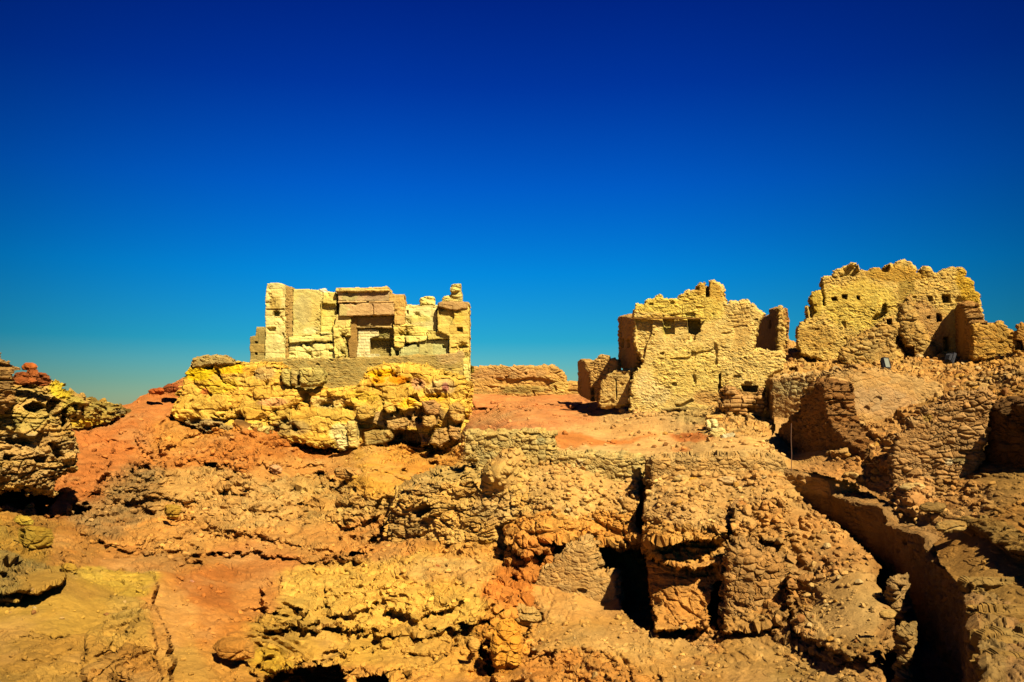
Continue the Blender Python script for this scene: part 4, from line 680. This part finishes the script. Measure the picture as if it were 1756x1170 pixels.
# wall remnants of the pit
wall1('cellar_wall', [(946,962),(972,940),(1003,926),(1018,936),(1024,983),(1056,982),(1062,1042),(1040,1050),(1000,1048),(950,1056),(914,1046),(906,1012),(925,985)], tilt((905,29.4),(1062,28.6),.12), .8, 'rubble', '#c2924e', 'smooth rubble wall standing inside the pit left of the cave mouth', seed=74, args=dict(cw=.24,ch=.14,amp=.05), edge=2.5, rnd=.2)
wall1('wall_stump', [(1259,890),(1262,868),(1272,857),(1284,862),(1288,890),(1282,915),(1268,922),(1258,912)], tilt((1258,27.2),(1290,27.4),.1), .9, 'mixed', '#bd8a4c', 'upright stump of mortared stones standing alone above the pit', 'wall', seed=75, args=dict(big=.15,mid=.15,small=.06), rnd=.35, patches=[(1274,868,9,8,'#c07a34')], edge=1.2)
wall1('wall_stump', [(1243,985),(1250,940),(1262,930),(1290,935),(1320,950),(1345,960),(1352,1000),(1348,1050),(1310,1066),(1275,1075),(1240,1082)], tilt((1243,24.3),(1352,24.0),.15), .9, 'rubble', '#b07f42', 'rough pit wall of small brown stones right of the narrow triangular shadow', seed=76, args=dict(cw=.26,ch=.18,amp=.12), rnd=.35, edge=3)
# outcrops
def rock(name, poly, D, th, base, label, cat='rock', **k):
    k.setdefault('res', 1.4); k.setdefault('edge', 4); k.setdefault('rnd', 1.0); k.setdefault('args', dict(big=.5, mid=.40, small=.14))
    return relief(name, poly, D if callable(D) else flat(D), th, k.pop('style', 'crag'), base, label=label, cat=cat, **k)
rock('rock_outcrop', [(-330,700),(-200,640),(-60,655),(0,640),(24,640),(24,662),(60,658),(80,650),(98,652),(121,655),(122,668),(131,676),(156,676),(160,690),(150,716),(132,722),(140,750),(148,782),(140,804),(118,816),(106,830),(100,852),(84,852),(70,846),(56,852),(48,840),(28,846),(14,842),(0,850),(-100,860),(-330,850)],
     tilt((-330,29),(150,34),.06), 2.5, '#cb9c4c', 'massive pitted grey and yellow rock outcrop on the left edge with hollows beneath', 'rock outcrop', seed=81, rnd=1.4, res=1.5, args=dict(big=.45,mid=.24,small=.12,strat=1.4),
     patches=[(50,675,50,16,'#c39a4c'),(110,665,22,16,'#d2b02a'),(125,690,20,14,'#c0a040'),(40,720,60,18,'#b99848'),(140,728,14,12,'#b08c3c'),(60,770,100,30,'#b98e4c'),(60,820,90,20,'#ad8446'),(30,750,40,8,'#9d7f4c')],
     insets=[([(40,698),(55,690),(72,690),(78,698),(66,708),(48,706)],1.3,3),([(82,690),(94,682),(108,686),(100,700),(88,712),(82,704)],1.0,3),([(108,708),(116,700),(118,730),(110,736)],.8,3),([(10,752),(40,750),(60,760),(40,764),(12,760)],.6,4),([(86,760),(104,764),(112,784),(104,790),(92,776)],.7,4),([(8,780),(24,782),(18,792),(6,790)],.6,4),([(58,785),(84,783),(80,795),(66,795)],.6,4)])
rock('rock_pillar', [(-200,570),(-100,575),(-34,594),(-14,602),(-8,616),(2,624),(8,630),(8,655),(6,690),(-6,700),(-50,720),(-200,720)], flat(31.0), 1.2, '#a87c40', 'brown vertical rock pillar cut off by the left photo edge', seed=82, rnd=.6, edge=2.5)
def bld(name, cx, cy, rx, ry, D, base, label, cat='boulder', group=None, sd_=0, th=None, **k):
    rr = np.random.RandomState(sd_+int(cx)); a = np.linspace(0, 2*np.pi, 11)[:-1]; r = 1+.22*(rr.rand(10)-.5)
    pts = [(cx+rx*r_*np.sign(np.cos(t))*abs(np.cos(t))**.75, cy+ry*r_*np.sign(np.sin(t))*abs(np.sin(t))**.75) for t, r_ in zip(a, r)]
    m = min(rx, ry)*D/FPX
    return relief(name, pts, flat(D), th or max(rx, ry)*D/FPX*1.3, 'crag', base, res=1.0, edge=.8, rnd=m*.8, seed=sd_+3, args=dict(big=m*.15, mid=m*.45, small=m*.2), label=label, cat=cat, group=group, mat=M['stone'], **k)
bld('boulder', 50, 629, 13, 7, 33.3, '#a8561f', 'rusty red rounded boulder topmost on the left outcrop')
bld('boulder', 33, 650, 12, 11, 32.6, '#8f4c20', 'dark red block under the topmost red boulder, beside the rock pillar')
bld('boulder', 52, 647, 12, 12, 32.8, '#9a5424', 'dark red block in the middle of the row on the left outcrop')
bld('boulder', 70, 650, 12, 12, 32.7, '#8c4a1f', 'dark red block at the right end of the row on the left outcrop')
rock('rock_ledge', [(120,740),(135,700),(150,684),(158,680),(172,690),(200,694),(228,700),(226,712),(200,716),(190,728),(160,738),(140,745)], tilt((120,49),(228,57),.1), 1.5, '#a9873a', 'low yellowish rock ledge closing the gap between left outcrop and red slope', seed=83, rnd=.8, edge=3, patches=[(150,728,20,8,'#cfa52e'),(212,706,16,6,'#7c6438'),(170,700,30,8,'#9d8038')])
bld('boulder', 268, 671, 14, 6, 60, '#a4511f', 'flat rusty red slab lying on top of the red slope')
bld('boulder', 293, 665, 13, 8, 61, '#8f4a22', 'dark brown rock wedged against the upper left corner of the platform')
rock('overhanging_rock', [(656,880),(664,855),(682,840),(705,828),(740,812),(790,806),(842,812),(880,830),(905,850),(930,870),(925,900),(905,930),(880,948),(850,966),(828,962),(795,955),(760,945),(735,942),(700,930),(672,940),(655,925),(650,900)],
     tilt((656,36.5),(930,32.0),.16), 4, '#d09c4a', 'big overhanging lump of pebbly conglomerate at the centre above the yellow rocks', 'rock', seed=84, rnd=.6, edge=4, args=dict(big=.45,mid=.17,small=.10),
     insets=[([(700,880),(712,872),(735,862),(745,872),(728,884),(712,890)],1.0,3),([(750,930),(790,935),(785,950),(760,945)],.6,4),([(850,905),(880,895),(870,915),(850,920)],.5,4)], patches=[(715,835,40,18,'#c0924a'),(820,935,40,12,'#cf932f'),(690,900,30,30,'#b98b46'),(780,820,60,12,'#bd954c'),(850,870,40,25,'#c89a52')])
bld('boulder', 597, 813, 25, 10, 44.5, '#b78440', 'flat brown boulder lying alone on the sandy ledge under the platform', sd_=2)
bld('boulder', 738, 985, 21, 14, 29.6, '#a9602c', 'reddish brown angular boulder lying below the overhanging conglomerate', sd_=3)
bld('boulder', 707, 982, 6, 5, 29.8, '#c9983e', 'small yellow stone just left of the reddish boulder')
bld('boulder', 295, 878, 13, 13, 37.0, '#b98a2e', 'round ochre boulder stuck in the grey pebbly cliff', sd_=5)
bld('boulder', 472, 806, 11, 8, 45.2, '#d09a60', 'pale pinkish stone on the orange slope left of the flat brown boulder')
bld('boulder', 1222, 728, 11, 10, 37.6, '#e3c67c', 'pale cream boulder farthest back of the three near the house')
bld('boulder', 1233, 744, 13, 9, 36.0, '#dfbd6c', 'smooth rounded cream boulder in the middle of the three')
bld('boulder', 1253, 753, 15, 10, 35.3, '#dcc48c', 'rough whitish boulder nearest the slope of the three', sd_=4)
bld('boulder', 1225, 717, 16, 6, 38.6, '#cf9a4c', 'flat orange stone slab behind the pale cream boulder')
bld('boulder', 1600, 872, 22, 8, 23.4, '#8d6c38', 'flat dark slab lying beside the top of the stairs', sd_=7)
bld('boulder', 1634, 905, 26, 9, 20.6, '#a07a3e', 'smooth worn stone slab sunk in the path', sd_=8)
bld('boulder', 1567, 836, 22, 6, 25.3, '#c29a58', 'long pale stone lying at the foot of the big sunlit rubble wall', sd_=9)
bld('boulder', 905, 1062, 22, 15, 26.0, '#c8964a', 'broken yellow boulder heap at the foot of the pit wall', sd_=10); bld('boulder', 890, 1048, 12, 11, 26.3, '#cf9c4e', 'smaller yellow boulder leaning on the heap in the pit', sd_=11)
bld('boulder', 868, 1120, 28, 45, 20.5, '#d08a2c', 'tall orange upright boulder at the bottom centre of the photo', sd_=12)
bld('boulder', 812, 1108, 10, 12, 21.6, '#cc9440', 'small yellow boulder left of the tall orange upright one', sd_=13)
bld('boulder', 40, 895, 15, 9, 27, '#ad8a2c', 'rounded olive yellow boulder under the black hollow on the left', sd_=14)
bld('boulder', 55, 925, 26, 20, 25.3, '#9c7624', 'big smooth olive boulder at the left above the sandy flat', sd_=15)
bld('boulder', 118, 978, 12, 10, 23.0, '#a8802c', 'small round olive boulder at the left end of the sandy ridge', sd_=16)
bld('boulder', 18, 1010, 30, 14, 20.3, '#94803c', 'grey green layered boulder at the left photo edge', sd_=17)
bld('boulder', 190, 1112, 24, 16, 18.2, '#a8782a', 'ochre overhanging boulder in the lower left corner area', sd_=18)
bld('boulder', 400, 1120, 34, 18, 19.6, '#bb7c30', 'broad low orange boulder half buried in sand at bottom left', sd_=19)
bld('boulder', 297, 1078, 8, 5, 22.6, '#c8a04c', 'small pale stone on sand right of the ridge corner', sd_=20)
bld('boulder', 327, 1002, 6, 6, 27, '#bf8058', 'small pink stone in the red hollow', sd_=21)
bld('boulder', 1169, 822, 14, 5, 28.9, '#c79a50', 'flat tan stone first in the row under the eastern retaining wall', sd_=22); bld('boulder', 1190, 824, 8, 5, 28.8, '#cf9434', 'yellow orange stone second in the row under the eastern retaining wall', sd_=23)
bld('boulder', 1211, 822, 13, 7, 28.8, '#c08040', 'reddish stone third in the row under the eastern retaining wall', sd_=24); bld('boulder', 1247, 825, 17, 7, 28.7, '#c4985a', 'long tan stone last in the row under the eastern retaining wall', sd_=25)
bld('boulder', 1163, 883, 8, 6, 27.9, '#ddbf7c', 'small whitish stone on the ledge above the pit cave', sd_=26)
bld('boulder', 1523, 1056, 14, 8, 18.3, '#ab8444', 'flat stone balanced on the trench edge', sd_=27)
rock('wall_stump', [(1531,1004),(1537,994),(1548,996),(1556,992),(1560,1010),(1562,1040),(1575,1080),(1590,1130),(1560,1150),(1545,1100),(1536,1050),(1528,1025)], flat(20.3), .8, '#a88048', 'upper of two jagged masonry stumps sticking up inside the trench', 'wall', seed=85, rnd=.3, edge=2, args=dict(big=.1,mid=.15,small=.08))
rock('wall_stump', [(1541,1088),(1550,1078),(1562,1082),(1572,1080),(1573,1100),(1580,1150),(1600,1220),(1550,1240),(1540,1160),(1546,1120)], flat(16.8), .7, '#9c7840', 'lower of two jagged masonry stumps sticking up inside the trench', 'wall', seed=86, rnd=.3, edge=2, args=dict(big=.1,mid=.15,small=.08))
# path steps
for i, (va, vb, D, uu) in enumerate([(1003, 1006, 16.9, 1672), (1052, 1056, 14.9, 1690), (1098, 1102, 13.35, 1700), (1144, 1148, 12.1, 1708)]):
    o = relief('stone_step', [(uu, va), (uu+30, va-3), (1756, va-2), (2000, va-4), (2000, va+20), (1756, vb+18), (uu+20, vb+16), (uu, vb+12)], flat(D-.25), .6, 'ashlar', '#8f6c34', res=1.2, edge=1.2, rnd=.05, seed=90+i, args=dict(bw=.9, ch=1.5, amp=.06, erode=.10, joint=.03, warp=.05))
    tag(o, ['uppermost worn stone step of the stairs at the right edge', 'second stone step from the top of the stairs at the right edge', 'third stone step from the top of the stairs at the right edge', 'lowest visible stone step of the stairs in the bottom right corner'][i], 'step', 'steps of the stairs on the right')

# ---------------------------------------------------------------- floodlights and the thin pole
M['black'] = flat_mat('black_painted_metal', (.008, .008, .010), .8); M['lens'] = flat_mat('frosted_lamp_glass', (.16, .17, .12), .3); M['rust'] = flat_mat('rusty_iron', (.10, .045, .02), .7, .3)
def pmesh(name, parts, mat, parent=None, bevel=0):
    """boxes (centre, size, rotation z/x) joined into one bevelled mesh"""
    import bmesh
    from mathutils import Matrix
    bm = bmesh.new()
    for (c, s, rx, rz) in parts:
        r = bmesh.ops.create_cube(bm, size=1, matrix=Matrix.Translation(c) @ Matrix.Rotation(rz, 4, 'Z') @ Matrix.Rotation(rx, 4, 'X') @ Matrix.Diagonal((*s, 1)))
    if bevel: bmesh.ops.bevel(bm, geom=bm.edges[:], offset=bevel, segments=2, affect='EDGES')
    me = bpy.data.meshes.new(name); bm.to_mesh(me); bm.free(); me.materials.append(mat)
    o = bpy.data.objects.new(name, me); scn.collection.objects.link(o)
    if parent: o.parent = parent
    return o
def floodlight(u, v, D, rz, rx, label, k=1.):
    t = empty('floodlight', base_of(u, v, D), label, 'floodlight', 'black floodlights on the rubble hill'); t.rotation_euler = (rx, 0, rz); t.scale = (k, k, k)
    pmesh('housing', [((0, 0, .26), (.44, .12, .46), 0, 0), ((0, .09, .26), (.30, .08, .32), 0, 0)] + [((x, .14, .26), (.012, .05, .30), 0, 0) for x in (-.12, -.06, 0, .06, .12)], M['black'], t, .01)
    pmesh('rim', [((0, -.07, .475), (.44, .03, .03), 0, 0), ((0, -.07, .045), (.44, .03, .03), 0, 0), ((-.205, -.07, .26), (.03, .03, .40), 0, 0), ((.205, -.07, .26), (.03, .03, .40), 0, 0)], M['black'], t, .004)
    pmesh('lens', [((0, -.066, .26), (.36, .008, .38), 0, 0)], M['lens'], t)
    pmesh('bracket', [((-.245, 0, .12), (.015, .05, .28), 0, 0), ((.245, 0, .12), (.015, .05, .28), 0, 0), ((0, 0, -.015), (.50, .05, .015), 0, 0)], M['black'], t)
floodlight(1521, 633, 37.5, math.radians(38), math.radians(-14), 'black floodlight with pale glass facing out above the broad plaster-faced wall', 1.0)
floodlight(1627, 623, 40.5, math.radians(105), math.radians(20), 'black floodlight turned away below the small doorway of the tallest house', 1.0)
def rod(name, loc, pts, r, mat, n=8):
    vs, fs = [], []
    for i, p_ in enumerate(pts):
        vs += [(p_[0]+r*math.cos(6.2832*k/n), p_[1]+r*math.sin(6.2832*k/n), p_[2]) for k in range(n)]
        if i: fs += [((i-1)*n+k, (i-1)*n+(k+1) % n, i*n+(k+1) % n, i*n+k) for k in range(n)]
    me = bpy.data.meshes.new(name); me.from_pydata(vs, [], fs+[tuple(range(len(vs)-n, len(vs)))]); me.materials.append(mat)
    o = bpy.data.objects.new(name, me); scn.collection.objects.link(o); o.location = loc; return o
pe = rod('thin_pole', base_of(1357, 803, 30.6), [(0, 0, -.1), (.012, 0, .5), (-.01, 0, 1.0), (0, 0, 1.55)], .014, M['rust'])
tag(pe, 'thin upright iron rod standing in front of the tall shaded wall', 'pole')

# ---------------------------------------------------------------- loose stones
def stone_proto(seed, flatness=.6):
    import bmesh
    rr = random.Random(seed); bm = bmesh.new()
    for _ in range(16):
        a, b = rr.uniform(0, 6.283), rr.uniform(-1, 1); c = math.sqrt(1-b*b); k = rr.uniform(.8, 1.05)
        bm.verts.new((c*math.cos(a)*.5*k, c*math.sin(a)*.38*k, b*.5*flatness*k))
    bmesh.ops.convex_hull(bm, input=bm.verts[:]); loose = [v for v in bm.verts if not v.link_faces]
    bmesh.ops.delete(bm, geom=loose, context='VERTS')
    bmesh.ops.bevel(bm, geom=bm.edges[:], offset=.03, segments=1, affect='EDGES')
    me = bpy.data.meshes.new('stone'); bm.to_mesh(me); bm.free(); return me
protos = []
for hx in ('#d0a058', '#b98a48', '#c48c3c', '#a06a34', '#d0a868'):
    for k in range(4):
        me = stone_proto(len(protos)*13+k, random.Random(k).uniform(.45, .85)); ca = me.color_attributes.new('Col', 'FLOAT_COLOR', 'POINT')
        c_ = (*[float(q) for q in lin(hx)], 1)
        for e in ca.data: e.color = c_
        me.materials.append(M['stone']); protos.append(me)
AREAS = [ # u0,u1,v0,v1,count,size lo,hi, surface, label
 (1110, 1340, 820, 905, 34, .12, .34, at1, 'small angular tan stone on the rubble shelf under the eastern retaining wall'),
 (900, 1095, 800, 900, 30, .12, .34, at1, 'small tan stone on the rubble bank under the middle retaining wall'),
 (1330, 1500, 880, 1120, 46, .12, .36, at1, 'small brown stone on the mound left of the trench'),
 (900, 1240, 1070, 1165, 34, .08, .22, at1, 'pebble-sized stone on the sandy floor of the pit'),
 (1350, 1680, 605, 650, 46, .22, .60, at2, 'loose stone of the rubble hill in front of the tallest house'),
 (1230, 1345, 610, 780, 30, .2, .5, at1, 'loose tan stone beside and below the wide house'),
 (1440, 1560, 725, 830, 26, .2, .5, at2, 'loose stone on the steep rubble slope between the shaded walls'),
 (1600, 1756, 640, 690, 22, .25, .6, at2, 'large loose stone on the crest above the big sunlit rubble wall'),
 (1060, 1200, 700, 775, 14, .12, .35, at1, 'stone scattered on the sandy ground in front of the wide house'),
 (0, 260, 1010, 1100, 12, .06, .2, at1, 'small stone on the sandy olive flat at lower left')]
rs = random.Random(3)
for (u0, u1, v0, v1, n_, lo, hi, sf, lab) in AREAS:
    for i in range(n_):
        p_, nn_, c_, cbv = sf(rs.uniform(u0, u1), rs.uniform(v0, v1))
        o = bpy.data.objects.new('stone', rs.choice(protos)); scn.collection.objects.link(o)
        s_ = lo+(hi-lo)*rs.random()**1.8; o.scale = (s_, s_, s_); o.rotation_euler = (rs.uniform(-.5, .5), rs.uniform(-.5, .5), rs.uniform(0, 6.28))
        o.location = (float(p_[0]), float(p_[1]-.05*s_), float(p_[2]+.12*s_)); tag(o, lab, 'stone', lab.replace('small ', '').replace('loose ', '')+'s'[:0])
# gravel: far too many to count, one mesh
gv, gf, gc = [], [], []; base_v = [np.array([v.co[:] for v in stone_proto(900+k, .7).vertices]) for k in range(5)]; base_f = []
for k in range(5):
    me = stone_proto(900+k, .7); base_v[k] = np.array([v.co[:] for v in me.vertices]); base_f.append([tuple(p.vertices) for p in me.polygons])
GR = [(1110,1345,815,925,520,at1),(880,1100,795,905,520,at1),(1330,1520,850,1170,700,at1),(890,1250,1060,1170,420,at1),(1300,1345,590,790,160,at1),(1345,1756,595,650,650,at2),(1230,1340,600,780,300,at1),(1430,1600,720,840,320,at2),(1600,1756,640,690,220,at2),(1040,1230,690,778,160,at1),(1520,1756,830,900,220,at2),(0,300,1000,1170,120,at1),(300,440,970,1170,120,at1),(560,900,940,1170,420,at1),(130,660,790,960,700,at1),(240,800,740,830,260,at1),(80,260,690,860,160,at1),(800,1060,690,780,120,at1),(1085,1240,700,716,420,at1),(290,800,745,800,260,at1),(1660,1800,950,1170,60,at2)]
tot = 0
for (u0, u1, v0, v1, n_, sf) in GR:
    for i in range(n_):
        p_, nn_, c_, cbv = sf(rs.uniform(u0, u1), rs.uniform(v0, v1)); k = rs.randrange(5)
        s_ = float(p_[1])*.0011*(2.0+9*rs.random()**3.); a = rs.uniform(0, 6.28); tl = rs.uniform(-.6, .6)
        q = base_v[k]*s_; ca_, sa_ = math.cos(a), math.sin(a); ct, st_ = math.cos(tl), math.sin(tl)
        y2 = q[:, 1]*ct-q[:, 2]*st_; z2 = q[:, 1]*st_+q[:, 2]*ct
        gv.append(np.stack([q[:, 0]*ca_-y2*sa_+p_[0], q[:, 0]*sa_+y2*ca_+p_[1], z2+p_[2]+.1*s_], -1))
        gf += [tuple(int(x)+tot for x in f) for f in base_f[k]]; gc.append(np.repeat((np.array(c_)*rs.uniform(.8, 1.35))[None], len(q), 0)); tot += len(q)
gm_ = bpy.data.meshes.new('gravel'); gm_.from_pydata(np.concatenate(gv).tolist(), [], gf); a_ = gm_.color_attributes.new('Col', 'FLOAT_COLOR', 'POINT')
c4 = np.ones((tot, 4), f4); c4[:, :3] = np.concatenate(gc); a_.data.foreach_set('color', c4.ravel()); gm_.materials.append(M['stone'])
go = bpy.data.objects.new('gravel', gm_); scn.collection.objects.link(go); tag(go, 'countless small stones and gravel strewn over the slopes and pit floor', 'gravel', kind='stuff')
